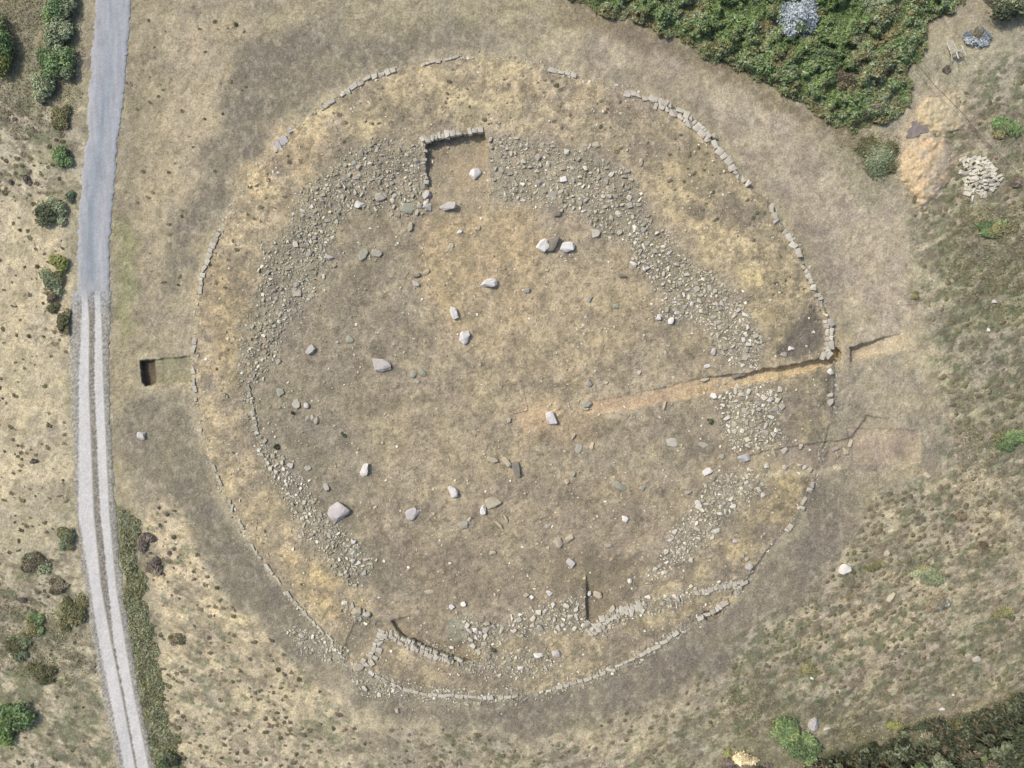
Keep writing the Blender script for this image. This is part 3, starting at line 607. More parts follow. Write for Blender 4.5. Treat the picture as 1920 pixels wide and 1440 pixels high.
# single boulders: x, y, long, short (px), angle deg (counter-clockwise), height m, tone, label
BOULD = [
 (842,388,36,17,3,.38,'lilac',"long lilac grey boulder lying just below the mouth of the north trench"),
 (890,327,24,20,40,.4,'white',"white streaked boulder standing inside the north trench"),
 (765,390,27,21,-15,.14,'green',"flat greenish grey slab left of the long lilac boulder"),
 (800,366,17,15,20,.3,'lilac',"pale block at the west lip of the north trench, above its twin"),
 (802,386,19,15,-35,.3,'lilac',"pale pointed block at the foot of the north trench's west wall"),
 (787,386,11,10,0,.2,'grey',"small round grey stone left of the pale pointed block"),
 (674,385,18,14,-20,.26,'white',"pinkish white block alone among the dark north-western rubble"),
 (681,478,24,16,65,.16,'green',"left one of two flat grey slabs lying side by side in the north-west"),
 (707,476,23,14,-15,.14,'grey',"right one of two flat grey slabs lying side by side in the north-west"),
 (770,425,18,9,80,.2,'tan',"narrow upright looking stone below the flat greenish slab"),
 (712,369,21,17,10,.22,'grey',"rough rounded grey stone right of the pinkish white block"),
 (584,387,8,8,0,.15,'white',"tiny bright white stone at the north-western rubble edge"),
 (616,480,18,13,-20,.2,'lilac',"pale broken stone in the rubble at the far left"),
 (1018,461,25,22,50,.42,'white',"bright white boulder, left one of the close trio of boulders"),
 (1037,458,34,16,62,.5,'dark',"dark leaning slab in the middle of the close trio of boulders"),
 (1062,463,31,20,-2,.42,'white',"broad whitish boulder, right one of the close trio of boulders"),
 (1117,437,17,16,0,.3,'grey',"grey boulder right of the trio, at the edge of the rubble"),
 (1044,401,14,11,10,.22,'dark',"dark brown stone above the trio of boulders"),
 (1058,336,16,10,10,.2,'white',"bright white wedge stone in the northern rubble"),
 (1036,366,18,15,-30,.12,'grey',"flat lilac grey slab sunk in the northern rubble"),
 (1117,271,14,12,5,.14,'tan',"flat tan slab on the yellow bank above the northern rubble"),
 (1202,304,15,8,80,.2,'tan',"upright narrow stone on the bank north-east of the rubble"),
 (915,530,34,18,-6,.42,'white',"white oblong boulder alone near the middle of the ring's upper half"),
 (852,587,27,15,-68,.36,'white',"white drop shaped boulder left below the oblong one"),
 (871,633,28,20,75,.4,'white',"pinkish white squarish boulder below the drop shaped one"),
 (717,682,33,29,15,.3,'lilac',"broad pale flat topped boulder in the left half of the ring"),
 (582,656,19,15,60,.3,'lilac',"pale stone near the western rubble with a grey foot"),
 (655,637,16,14,-40,.12,'green',"flat grey green stone between the pale stone and the broad boulder"),
 (781,531,15,13,0,.2,'lilac',"pale square stone, lowest of the small trio at upper centre left"),
 (782,516,15,10,20,.2,'dark',"brown green stone touching the pale square stone"),
 (800,510,14,9,30,.14,'tan',"flat tan stone right of the brown green stone"),
 (775,701,15,14,0,.14,'green',"square greenish slab right of the broad pale boulder"),
 (792,699,17,12,-40,.16,'green',"split greenish slab, rightmost of the pair"),
 (782,715,10,7,-30,.1,'grey',"small flat stone below the greenish slabs"),
 (989,545,13,12,60,.24,'grey',"small grey pyramid stone right below the oblong white boulder"),
 (1105,560,12,9,40,.2,'grey',"small pale stone alone right of the ring's centre line"),
 (1168,519,14,8,-10,.2,'dark',"dark brown stone left of the north-eastern rubble"),
 (1187,496,14,11,-10,.24,'white',"whitish rounded stone at the tip of the north-eastern rubble"),
 (1206,504,13,7,-60,.22,'white',"pale narrow stone next to the rounded one"),
 (1103,718,15,11,-60,.22,'grey',"grey pear shaped stone above the sandy trench"),
 (1136,718,9,7,30,.14,'tan',"small tan stone right of the pear shaped stone"),
 (1100,757,18,13,8,.22,'grey',"flat squared slab at the west end of the sandy trench"),
 (1096,766,16,6,-15,.12,'tan',"thin pale slab leaning below the squared slab"),
 (1034,784,27,19,-75,.42,'white',"white boulder just right of the measuring rods"),
 (954,788,9,7,80,.16,'tan',"small cubic tan stone below the measuring rods"),
 (1247,761,18,8,72,.24,'tan',"pinkish upright stone below the sandy trench"),
 (1155,573,11,10,0,.18,'green',"small greenish dark stone in the middle right of the ring"),
 (1198,699,9,8,60,.16,'lilac',"small lilac stone above the sandy trench"),
 (1074,818,14,6,62,.2,'tan',"narrow tan stone south-east of the white boulder by the rods"),
 (1109,834,16,8,75,.2,'tan',"curved pale stone right of the narrow tan stone"),
 (1085,840,17,13,70,.08,'grey',"crumbled pale slab sunk in the soil"),
 (1260,829,20,18,0,.06,'grey',"round crumbled slab in the right centre of the ring"),
 (1318,832,16,15,30,.05,'grey',"sunken bluish slab left of the eastern rubble"),
 (1327,884,20,12,28,.28,'white',"white angular stone at the inner mouth of the passage"),
 (1394,860,24,16,20,.28,'lilac',"large pale boulder lying in the passage"),
 (1353,856,11,9,20,.2,'grey',"small grey stone left of the boulder in the passage"),
 (685,881,29,15,62,.32,'white',"white and grey mottled boulder in the lower left of the ring"),
 (849,922,25,18,-60,.36,'white',"white angular boulder with grey veins at lower centre"),
 (772,963,27,22,45,.26,'lilac',"pale flat boulder between the big lilac one and the centre"),
 (636,957,42,33,35,.45,'lilac',"biggest boulder, lilac grey, beside the south-western rubble"),
 (611,912,17,9,-62,.22,'grey',"narrow grey stone above the biggest boulder"),
 (663,1016,9,8,0,.2,'white',"bright white pebble stone in the south-western rubble"),
 (664,1037,20,16,-30,.1,'green',"flat pale slab in the south-western rubble"),
 (923,861,21,12,-25,.24,'tan',"left stone of the lower centre cluster"),
 (950,867,22,15,-65,.26,'tan',"middle stone of the lower centre cluster"),
 (967,878,37,15,-78,.4,'dark',"long dark stone, right one of the lower centre cluster"),
 (925,940,30,22,15,.26,'tan',"large angular slab of the heap below the cluster"),
 (907,954,22,12,80,.26,'white',"upright narrow slab left of the large angular slab"),
 (869,984,19,16,30,.26,'grey',"grey wedge stone at the lower left of the slab heap"),
 (881,974,9,7,50,.2,'white',"pale chip on the upper right of the wedge stone"),
 (936,984,18,6,-40,.2,'tan',"thin long slab lying below the slab heap"),
 (949,972,15,5,-60,.2,'tan',"thin blade of stone right of the thin long slab"),
 (924,1036,12,8,-10,.16,'tan',"small flat tan stone below the slab heap"),
 (1164,913,32,15,-33,.24,'green',"long pale green slab right of the centre"),
 (1204,914,12,10,-10,.18,'grey',"small grey stone right of the long pale green slab"),
 (1074,888,11,10,50,.2,'grey',"small rounded grey stone right of the dark long stone"),
 (1063,903,11,10,10,.18,'tan',"small square tan stone below the rounded grey one"),
 (1290,923,13,8,25,.2,'grey',"pale flat stone left of the south-eastern rubble"),
 (1308,942,12,10,30,.24,'white',"white stone left of the south-eastern rubble"),
 (1171,973,15,11,-20,.22,'white',"small white triangular stone at lower centre right"),
 (1047,1017,20,15,-70,.28,'tan',"yellowish standing stone at lower centre, left of a pair"),
 (1068,1009,18,11,40,.24,'tan',"yellowish stone at lower centre, right of a pair"),
 (1069,1056,18,15,-40,.2,'lilac',"triangular lilac stone below the yellowish pair"),
 (1028,987,13,9,0,.14,'grey',"dull flat stone left above the yellowish pair"),
 (1140,1023,14,8,10,.18,'grey',"low pale stone right of the yellowish pair"),
 (1180,1089,9,9,0,.22,'white',"round white stone in the dark southern trench"),
 (1121,1115,17,14,-5,.3,'tan',"mottled stone standing near the west edge of the southern trench"),
 (1147,1142,15,10,50,.28,'tan',"pointed stone at the lower edge of the southern trench"),
 (1105,1113,10,8,70,.26,'white',"pale stone perched on the edge of the southern trench"),
 (1271,1122,14,10,-50,.24,'lilac',"rounded pale stone above the southern wall"),
 (1030,1112,12,9,-35,.22,'white',"white rounded stone above the southern rubble"),
 (987,1116,10,9,40,.22,'tan',"pale stone at the top left of the southern rubble"),
 (998,1120,11,8,-35,.22,'white',"pale stone touching the top left one of the southern rubble"),
 (847,1138,11,9,-30,.22,'white',"white stone left of the southern rubble"),
 (869,1133,10,9,20,.22,'white',"white round stone at the corner of the southern rubble"),
 (1042,1225,17,11,10,.26,'lilac',"pale oblong stone on the southern bank"),
 (1010,1228,19,10,5,.24,'white',"whitish long stone on the southern bank"),
 (976,1252,14,7,0,.2,'white',"bright flat stone low on the southern bank"),
 (1584,1067,25,20,10,.42,'white',"large white rock alone outside the ring at lower right"),
 (1671,1120,21,9,48,.2,'tan',"thin pale slab on the slope right of the large white rock"),
 (1663,1036,14,9,70,.2,'tan',"small yellowish rock above the thin pale slab"),
 (1756,1092,8,7,0,.16,'white',"tiny white stone on the green patch at the right"),
 (265,818,16,14,80,.42,'white',"white boulder alone on the grass beside the gravel track"),
 (1526,1358,25,19,35,.4,'lilac',"purple grey boulder beside the bright green bush at the bottom"),
 (1551,1367,14,5,10,.14,'white',"flat white stone right of the purple grey boulder"),
 (1766,1330,10,5,30,.16,'white',"white stone in the dry grass above the wood"),
 (1756,1358,9,5,10,.14,'white',"white stone beside the dark bush at the wood edge"),
 (1788,1303,6,4,0,.12,'white',"tiny white stone right above the wood"),
 (1522,1271,6,6,0,.14,'white',"tiny white stone among tufts above the bright bush"),
 (1863,565,8,7,0,.2,'white',"small white stone in the green scrub at the right edge"),
 (1853,618,5,8,0,.2,'white',"small upright white stone in the scrub below the other white one"),
 (1738,891,14,10,-40,.2,'tan',"tan rounded stone right of the passage"),
 (1846,846,8,14,10,.14,'grey',"pale narrow stone in scrub at the right edge"),
 (1830,1236,16,10,20,.14,'grey',"pale crumbled stone on the slope at lower right"),
 (1484,655,14,9,-15,.2,'white',"white chip shaped stone on the burnt patch"),
 (1470,664,12,10,-10,.18,'grey',"rounded stone beside the white chip on the burnt patch"),
 (1385,703,30,10,18,.35,'dark',"dark slab sticking out of the sandy trench's upper edge"),
 (1321,711,18,7,15,.2,'tan',"sandy slab in the upper edge of the sandy trench"),
 (1326,686,12,7,10,.2,'white',"white stone above the sandy trench"),
 (1338,659,15,10,65,.22,'lilac',"pale oblong stone below the north-eastern rubble"),
 (1338,742,13,11,-30,.26,'white',"white stone at the top left of the eastern rubble"),
 (1258,602,14,11,75,.28,'white',"white rounded stone at the lower edge of the north-eastern rubble"),
 (1234,596,11,9,0,.24,'white',"leftmost white stone of the north-eastern rubble"),
 (1270,587,10,9,30,.2,'white',"white stone above the rounded one in the north-eastern rubble"),
 (1585,847,9,17,15,.26,'tan',"upright slab standing outside the passage"),
 (1568,839,19,8,40,.2,'grey',"slanting slab between the passage stones"),
 (1572,852,15,9,-62,.2,'tan',"slab below the slanting one in the passage"),
 (1594,831,16,7,70,.24,'tan',"rightmost curved slab of the passage stones"),
 (1547,848,17,7,70,.2,'dark',"dark narrow slab left of the slanting slab"),
 (1501,836,10,10,30,.26,'tan',"pale block in the passage's upper edge"),
 (1471,844,13,10,35,.26,'grey',"grey block at the passage's upper edge, left"),
 (1451,850,15,8,-60,.2,'green',"greenish blade of stone inside the passage"),
 (1437,873,9,9,0,.22,'white',"round pale stone in the middle of the passage"),
 (1471,876,10,10,-30,.2,'tan',"leftmost pale stone of the passage's lower edge"),
 (1499,873,8,10,80,.2,'tan',"upright stone of the passage's lower edge"),
 (1509,877,9,8,20,.2,'white',"white stone near the end of the passage's lower edge"),
 (1518,881,11,10,0,.22,'tan',"last pale block of the passage's lower edge"),
 (1557,697,11,13,60,.3,'white',"white block just below the east end of the sandy trench"),
 (1553,689,9,7,30,.2,'tan',"small tan stone above the white block"),
 (1557,754,15,11,35,.22,'grey',"grey rounded slab on the east kerb line"),
 (1556,740,12,10,-20,.2,'grey',"grey stone above the rounded slab on the east kerb line"),
 (1338,257,13,13,20,.3,'tan',"triangular stone outside the north-east kerb"),
 (578,784,11,10,0,.14,'grey',"leftmost of three small slabs near the western rubble"),
 (587,784,13,9,-60,.14,'tan',"middle one of three small slabs near the western rubble"),
 (594,787,17,8,66,.18,'tan',"rightmost of three small slabs near the western rubble"),
 (525,735,15,14,-70,.14,'grey',"pale square slab below the western rubble"),
 (555,758,15,18,30,.08,'grey',"weathered slab right of the pale square slab"),
 (574,760,10,10,0,.2,'white',"small whitish stone above the three small slabs"),
 (577,878,12,12,30,.1,'grey',"dull round stone near the south-western rubble"),
 (557,548,18,16,0,.12,'grey',"grey slab at the inner edge of the western rubble"),
 (556,533,12,11,20,.16,'grey',"grey stone touching the slab of the western rubble"),
 (583,555,15,8,60,.08,'tan',"sunken tan slab right of the western rubble"),
 (627,497,9,8,40,.18,'tan',"small tan stone below the pale broken one"),
 (895,428,11,9,0,.14,'tan',"tan stone below the long lilac boulder on sandy soil"),
 (846,461,13,10,60,.1,'tan',"yellowish low stone on sandy soil at upper centre"),
 (862,435,10,8,0,.14,'white',"small pale stone at upper centre, left of the sandy patch"),
 (803,1109,22,10,0,.06,'tan',"low tan ridge of stone near the bottom of the ring"),
 (745,1332,10,9,0,.2,'tan',"pale square stone in the dark lane below the ring"),
 (672,1250,19,15,-25,.3,'tan',"large tan slab at the outer end of the curved wall"),
 (669,1147,19,16,60,.3,'tan',"large angular slab in the gap of the bank"),
 (687,1151,17,12,-25,.26,'grey',"second angular slab in the gap, right of the large one"),
 (1404,1062,16,14,0,.24,'lilac',"flat lilac stone at the south-east kerb corner"),
 (1390,1039,13,11,-20,.26,'tan',"white tan boulder above the flat lilac stone"),
 (1400,1048,10,9,0,.24,'tan',"small pale boulder between its neighbours at the south-east corner"),
 (1378,1014,9,7,10,.2,'white',"tiny white stone on the yellow south-eastern bank"),
]
def boulder_mesh(seed, L, B, Hh, mat):
    V, F = hull_proto(seed, 17, .9, .25)
    bm = bmesh.new(); vs = [bm.verts.new(v) for v in V]
    for f in F: bm.faces.new([vs[i] for i in f])
    bmesh.ops.subdivide_edges(bm, edges=bm.edges, cuts=2, use_grid_fill=True)
    bmesh.ops.smooth_vert(bm, verts=bm.verts, factor=.35, use_axis_x=True, use_axis_y=True, use_axis_z=True)
    A = np.array([v.co[:] for v in bm.verts])
    n = fbm(A[:, 0] * 2.2 + seed, A[:, 1] * 2.2 + A[:, 2] * 1.7, seed % 60, 3) - .5
    for v, k in zip(bm.verts, n): v.co *= 1 + k * .4
    m = np.max(np.abs(np.array([v.co[:] for v in bm.verts])), axis=0)
    bmesh.ops.scale(bm, vec=(L / m[0], B / m[1], Hh / m[2]), verts=bm.verts)
    me = bpy.data.meshes.new("boulder"); bm.to_mesh(me); bm.free(); me.materials.append(M_ST[mat]); return me
for k, (x, y, L, B, a, h_, mat, lab) in enumerate(BOULD):
    g = min(L, B) * .5 * S; hh = h_
    z = float(hz(x, y))
    me = boulder_mesh(4000 + k, L * .5 * S * 1.04, B * .5 * S * 1.04, hh * .62, mat)
    obj("boulder" if L > 17 and h_ > .22 else "stone", me, None, W(x, y, z + hh * .28), (rng.normal(0, .07), rng.normal(0, .07), math.radians(a)),
        None, lab, "boulder" if L > 17 and h_ > .22 else "stone")

# ------------------------------------------------------------------ kerbs and drystone walls
WALLS = [ # path, width px, mean stone length px, rows, gap chance, height m, tone, name, label
 ("600,205 625,190 650,172 672,158 705,143 738,132", 10, 13, 1, .05, .26, 'kerb', "kerb", "row of pale kerb stones curving along the ring's top left rim"),
 ("790,122 800,119 838,112 858,106", 6, 11, 1, .45, .16, 'kerb', "kerb", "few broken kerb stones at the very top of the ring"),
 ("1026,133 1045,133 1062,138 1082,146", 9, 15, 1, .1, .2, 'kerb', "kerb", "short group of kerb stones on the top rim, right of the middle"),
 ("1173,183 1178,172 1196,178 1222,187", 10, 16, 1, 0, .2, 'kerb', "kerb", "hooked group of flat kerb slabs at the upper right rim"),
 ("1225,192 1250,200 1268,212 1290,225 1308,240 1330,262", 11, 13, 2, .08, .3, 'kerb', "drystone_wall", "double drystone wall face along the upper right rim"),
 ("1334,264 1346,282 1362,300 1374,318 1390,335 1402,350", 12, 15, 1, .02, .3, 'kerb', "drystone_wall", "straight stretch of large wall slabs leading down to the rim's gap"),
 ("1443,380 1448,398 1458,420 1474,440 1488,460 1497,480", 11, 15, 1, .03, .32, 'kerb', "drystone_wall", "curved wall of long slabs starting below the gap in the right rim"),
 ("1500,484 1508,505 1518,525 1527,545 1536,560", 10, 12, 1, .03, .3, 'kerb', "drystone_wall", "wall stretch ending in a round boulder on the right rim"),
 ("1549,597 1553,620 1552,640 1554,658 1546,670", 9, 13, 2, 0, .36, 'kerb', "drystone_wall", "short thick double wall beside the burnt patch"),
 ("550,242 536,258 522,274 508,292", 13, 13, 1, .25, .25, 'lilac', "kerb", "loose lilac kerb stones at the left upper rim"),
 ("433,400 424,420 408,443 396,466 388,490 380,516 375,548", 9, 13, 1, .12, .2, 'kerb', "kerb", "row of pale kerb stones on the ring's left shoulder"),
 ("371,598 368,622 365,645 361,664", 7, 16, 1, .1, .16, 'kerb', "kerb", "narrow kerb stones just above the western pit"),
 ("361,680 364,712 366,740 370,772 376,808", 7, 13, 1, .35, .16, 'kerb', "kerb", "sparse kerb stones just below the western pit"),
 ("398,868 407,893 424,928 442,965 468,1015 482,1038", 5, 13, 1, .4, .12, 'kerb', "kerb", "thin sunken kerb stones on the lower left rim"),
 ("484,1042 510,1075 545,1120 585,1165 622,1200", 6, 15, 1, .15, .12, 'kerb', "kerb", "long thin kerb slabs on the lower left rim, towards the gap"),
 ("700,1264 738,1284 770,1296 800,1302 830,1304", 6, 15, 1, .2, .14, 'kerb', "kerb", "grey kerb slabs on the bottom rim beside the curved wall"),
 ("835,1303 870,1306 905,1308 940,1308 972,1304", 8, 13, 1, .15, .16, 'kerb', "kerb", "pale kerb stones in the middle of the bottom rim"),
 ("1010,1298 1060,1285 1110,1270 1160,1248 1200,1230 1232,1212 1270,1186", 6, 15, 1, .25, .14, 'kerb', "kerb", "sunken kerb slabs along the lower right rim"),
 ("1305,1162 1340,1144 1362,1128 1384,1108 1400,1086", 9, 13, 1, .15, .24, 'kerb', "drystone_wall", "ragged wall edge at the lower right corner of the ring"),
 ("1526,903 1519,920 1508,938 1498,962 1482,985 1474,996", 9, 14, 1, .35, .2, 'kerb', "kerb", "scattered lilac kerb stones on the rim below the passage"),
 ("786,264 800,259 822,256 845,252 866,248 884,247 905,243", 13, 9, 1, .05, .3, 'kerb', "drystone_wall", "wall of upright stones closing the top of the north trench"),
 ("799,272 797,300 797,330 800,352 802,404", 8, 9, 1, .4, .2, 'grey', "drystone_wall", "dark stone face along the left side of the north trench"),
 ("722,1180 712,1198 706,1218 696,1234 682,1246", 11, 9, 2, .05, .3, 'kerb', "drystone_wall", "left arm of the corner wall beside the bank's gap"),
 ("730,1186 750,1199 775,1211 800,1221 830,1232 862,1240", 9, 8, 2, .05, .3, 'kerb', "drystone_wall", "right arm of the corner wall curving along the hollow"),
 ("1104,1188 1130,1166 1150,1151 1178,1142 1206,1136", 10, 9, 2, .05, .26, 'kerb', "drystone_wall", "pale packed wall below the dark southern trench"),
 ("1300,1112 1330,1106 1365,1098 1396,1088", 9, 9, 1, .15, .2, 'kerb', "drystone_wall", "low line of stones reaching the lower right corner"),
 ("463,722 470,745 476,775 482,812", 8, 9, 1, .1, .2, 'green', "drystone_wall", "mossy green stone line below the western rubble"),
]
for wi, (path, wd, ln, rows, gp, hh, mat, nm, lab) in enumerate(WALLS):
    pts = np.array(P(path)); seg = np.hypot(*np.diff(pts, axis=0).T); cum = np.concatenate([[0], np.cumsum(seg)])
    r = np.random.default_rng(600 + wi)
    cx, cy = pts.mean(0); root = obj(nm, None, None, W(cx, cy, float(hz(cx, cy))), label=lab, cat="wall" if nm != "kerb" else "kerb")
    if nm == "kerb" : root["group"] = "kerb stretches round the ring"
    R0 = Vector(root.location); cnt = 0
    for row in range(rows):
        d = r.uniform(0, ln * .3)
        while d < cum[-1] - 2 and cnt < 98:
            l_ = ln * r.uniform(.45, 1.35)
            m_ = d + l_ / 2; x = np.interp(m_, cum, pts[:, 0]); y = np.interp(m_, cum, pts[:, 1])
            i = min(np.searchsorted(cum, min(m_, cum[-1] - .01)) - 1, len(pts) - 2); i = max(i, 0)
            tx, ty = pts[i + 1] - pts[i]; a = math.atan2(-ty, tx); nn = math.hypot(tx, ty); nx_, ny_ = -ty / nn, tx / nn
            off = (row - (rows - 1) / 2) * wd * .85 + r.normal(0, wd * .08)
            x += nx_ * off; y += ny_ * off; d += l_ * 1.0
            if r.random() < gp: continue
            zz = max(float(hz(x + 5, y)), float(hz(x - 5, y)), float(hz(x, y + 5)), float(hz(x, y - 5)))
            h2 = hh * r.uniform(.7, 1.1)
            w2 = wd * r.uniform(.6, 1.3)
            loc = Vector(W(x, y, zz + .06 - h2 * .35)) - R0
            q = 'kerb' if mat != 'kerb' and r.random() < .4 else mat
            obj("stone", stone_mesh('b', int(r.integers(0, 8)), q), root, loc, (r.normal(0, .06), r.normal(0, .06), a + r.normal(0, .2)),
                (l_ * .50 * S, w2 * .54 * S, h2 * .8)); cnt += 1

# stones heaped at the right
HEAP = P("1801,302 1812,296 1824,299 1838,291 1850,300 1860,318 1872,334 1869,352 1858,362 1843,360 1836,374 1824,364 1812,352 1803,330")
hs = scatter(HEAP, 150, 4, 8.5, 77, 0.0, .68, 1.2)
for (x, y, s_) in hs[:230]:
    dd = float(sdf(HEAP, np.array([x]), np.array([y]))[0])
    z = float(hz(x, y)) + .07 + .42 * float(sstep(0, 30, dd)) + rng.uniform(-.05, .05)
    a = s_ * .5 * S * 1.12
    obj("heap_stone", stone_mesh('b', int(rng.integers(0, 8)), 'heap'), None, W(x, y, z), (rng.normal(0, .35), rng.normal(0, .35), rng.normal(.5, .9)),
        (a * 1.15, a * rng.uniform(.5, .8), a * .55), "cream coloured stone piled in the round stone heap at the right", "stone", "stones piled in the round heap at the right")
for (x, y, s_) in scatter(HEAP, 30, 7, 12, 78, 0.0, .8, 1.0)[:40]:
    z = float(hz(x, y)) + .03
    obj("heap_stone", stone_mesh('b', int(rng.integers(0, 8)), 'heap'), None, W(x, y, z), (rng.normal(0, .3), rng.normal(0, .3), rng.uniform(0, 3)),
        (.24, .15, .12), "cream coloured stone piled in the round stone heap at the right", "stone", "stones piled in the round heap at the right")

# ------------------------------------------------------------------ spoil heaps and sheet
def patch(name, poly, zf, cf, mat, step=1.6, **kw):
    xs = [p[0] for p in poly]; ys = [p[1] for p in poly]
    gx = np.arange(min(xs) - 6, max(xs) + 6, step); gy = np.arange(min(ys) - 6, max(ys) + 6, step)
    X, Y = np.meshgrid(gx, gy)
    sd = sdf(poly, X + (fbm(X / 14, Y / 14, 91, 4) - .5) * 26, Y + (fbm(X / 14, Y / 14, 92, 4) - .5) * 26)
    Z = hz(X, Y) + zf(X, Y, sd)
    F = grid_faces(len(gx), len(gy)); keep = (sd.ravel()[F] > -step).all(1)
    x, y, z = W(X, Y, Z); V = np.stack([x, y, z], -1).reshape(-1, 3)
    F = F[keep]; used, inv = np.unique(F, return_inverse=True)
    C = lin(np.clip(cf(X, Y, sd), 30, 250)).reshape(-1, 3)
    c0 = V[used].mean(0); c0[2] = V[used][:, 2].min()
    me = np_mesh(name, V[used] - c0, inv.reshape(F.shape), mat, C[used], True)
    return obj(name, me, None, c0, **kw)
def heap_col(base, alt, seed):
    def f(X, Y, sd):
        n = fbm(X / 20, Y / 20, seed, 4); n3 = fbm(X / 5, Y / 5, seed + 1, 3)
        m = sstep(.5, .62, n + (X - X.mean()) / 260)[..., None]
        C = np.array(base) * (1 - m) + np.array(alt) * m
        return C * (1 + (n - .5) * .15 + (n3 - .5) * .18)[..., None]
    return f
def heap_z(hh, w, seed):
    def f(X, Y, sd):
        n = fbm(X / 18, Y / 18, seed, 3); n2 = fbm(X / 6, Y / 6, seed + 2, 3)
        t = np.clip(sd / w, 0, 1.4)
        return hh * (1 - np.exp(-1.6 * t)) * (.65 + .7 * n) + (n2 - .5) * .14 * sstep(0, 6, sd) + .015 - .05 * (1 - sstep(-2, 3, sd))
    return f
patch("spoil_heap", P("1688,298 1700,275 1722,256 1750,250 1772,262 1790,300 1786,330 1772,360 1752,380 1735,398 1718,380 1698,350 1682,320"), heap_z(.62, 40, 3), heap_col((214, 192, 156), (192, 178, 154), 11), M_EARTH,
      label="large heap of orange yellow soil beside the stone heap", cat="soil heap")
patch("spoil_heap", P("1718,205 1730,188 1752,180 1790,176 1812,200 1812,235 1795,252 1768,256 1745,240 1722,228"), heap_z(.35, 34, 5), heap_col((210, 192, 156), (192, 180, 150), 21), M_EARTH,
      label="smaller, grass grown heap of yellow soil above the large one", cat="soil heap")
patch("tarpaulin", P("1702,232 1722,228 1742,240 1745,250 1722,254 1700,252"), lambda X, Y, sd: .03 + .05 * fbm(X / 8, Y / 8, 6, 3),
      lambda X, Y, sd: np.array((148, 138, 131)) * (1 + (fbm(X / 6, Y / 6, 7, 3) - .5) * .2)[..., None], M_STUFFSTONE,
      label="flat grey brown sheet between the two soil heaps", cat="tarpaulin")

# ------------------------------------------------------------------ foliage
def leaf_quads(C, N, size, seed, long=1.6):
    """C centres (n,3), N preferred normals; returns verts, tris: one pointed leaf = 2 triangles"""
    r = np.random.default_rng(seed); n = len(C)
    N = N + r.normal(0, .55, (n, 3)); N /= np.linalg.norm(N, axis=1)[:, None] + 1e-9
    T = r.normal(size=(n, 3)); T -= (T * N).sum(1)[:, None] * N; T /= np.linalg.norm(T, axis=1)[:, None] + 1e-9
    B = np.cross(N, T); s_ = (size * r.uniform(.6, 1.3, n))[:, None] if np.ndim(size) == 0 else (size * r.uniform(.6, 1.3, n))[:, None]
    T = T * s_ * .5 * long; B = B * s_ * .5 / long * 1.2
    V = np.stack([C - T, C + B + N * s_ * .1, C + T, C - B + N * s_ * .1], 1).reshape(-1, 3)
    k = np.arange(n)[:, None] * 4
    F = np.concatenate([k + [0, 1, 2], k + [0, 2, 3]], 1).reshape(-1, 3)
    return V, F
GREENS = dict(
    green=[(92, 128, 78), (80, 116, 72), (104, 136, 84), (74, 104, 64)],
    sage=[(112, 132, 104), (98, 120, 94), (124, 142, 114), (88, 108, 84)],
    olive=[(118, 122, 80), (104, 110, 74), (132, 132, 88), (96, 102, 68)],
    dark=[(74, 88, 66), (64, 80, 60), (84, 98, 74), (56, 70, 52)],
    yellow=[(128, 142, 66), (116, 132, 60), (140, 150, 78), (104, 120, 60)],
    silver=[(146, 154, 156), (128, 138, 142), (162, 168, 170), (112, 122, 128)],
    purple=[(112, 102, 106), (102, 94, 96), (124, 112, 116), (94, 88, 86)],
    grey=[(126, 120, 104), (112, 108, 92), (136, 130, 112), (102, 98, 82)],
    brown=[(112, 102, 84), (100, 92, 76), (124, 112, 92), (92, 84, 70)],
    cream=[(210, 204, 176), (196, 188, 158), (176, 168, 136), (222, 216, 192)],
    bright=[(96, 136, 66), (84, 122, 62), (110, 148, 74), (76, 110, 60)])
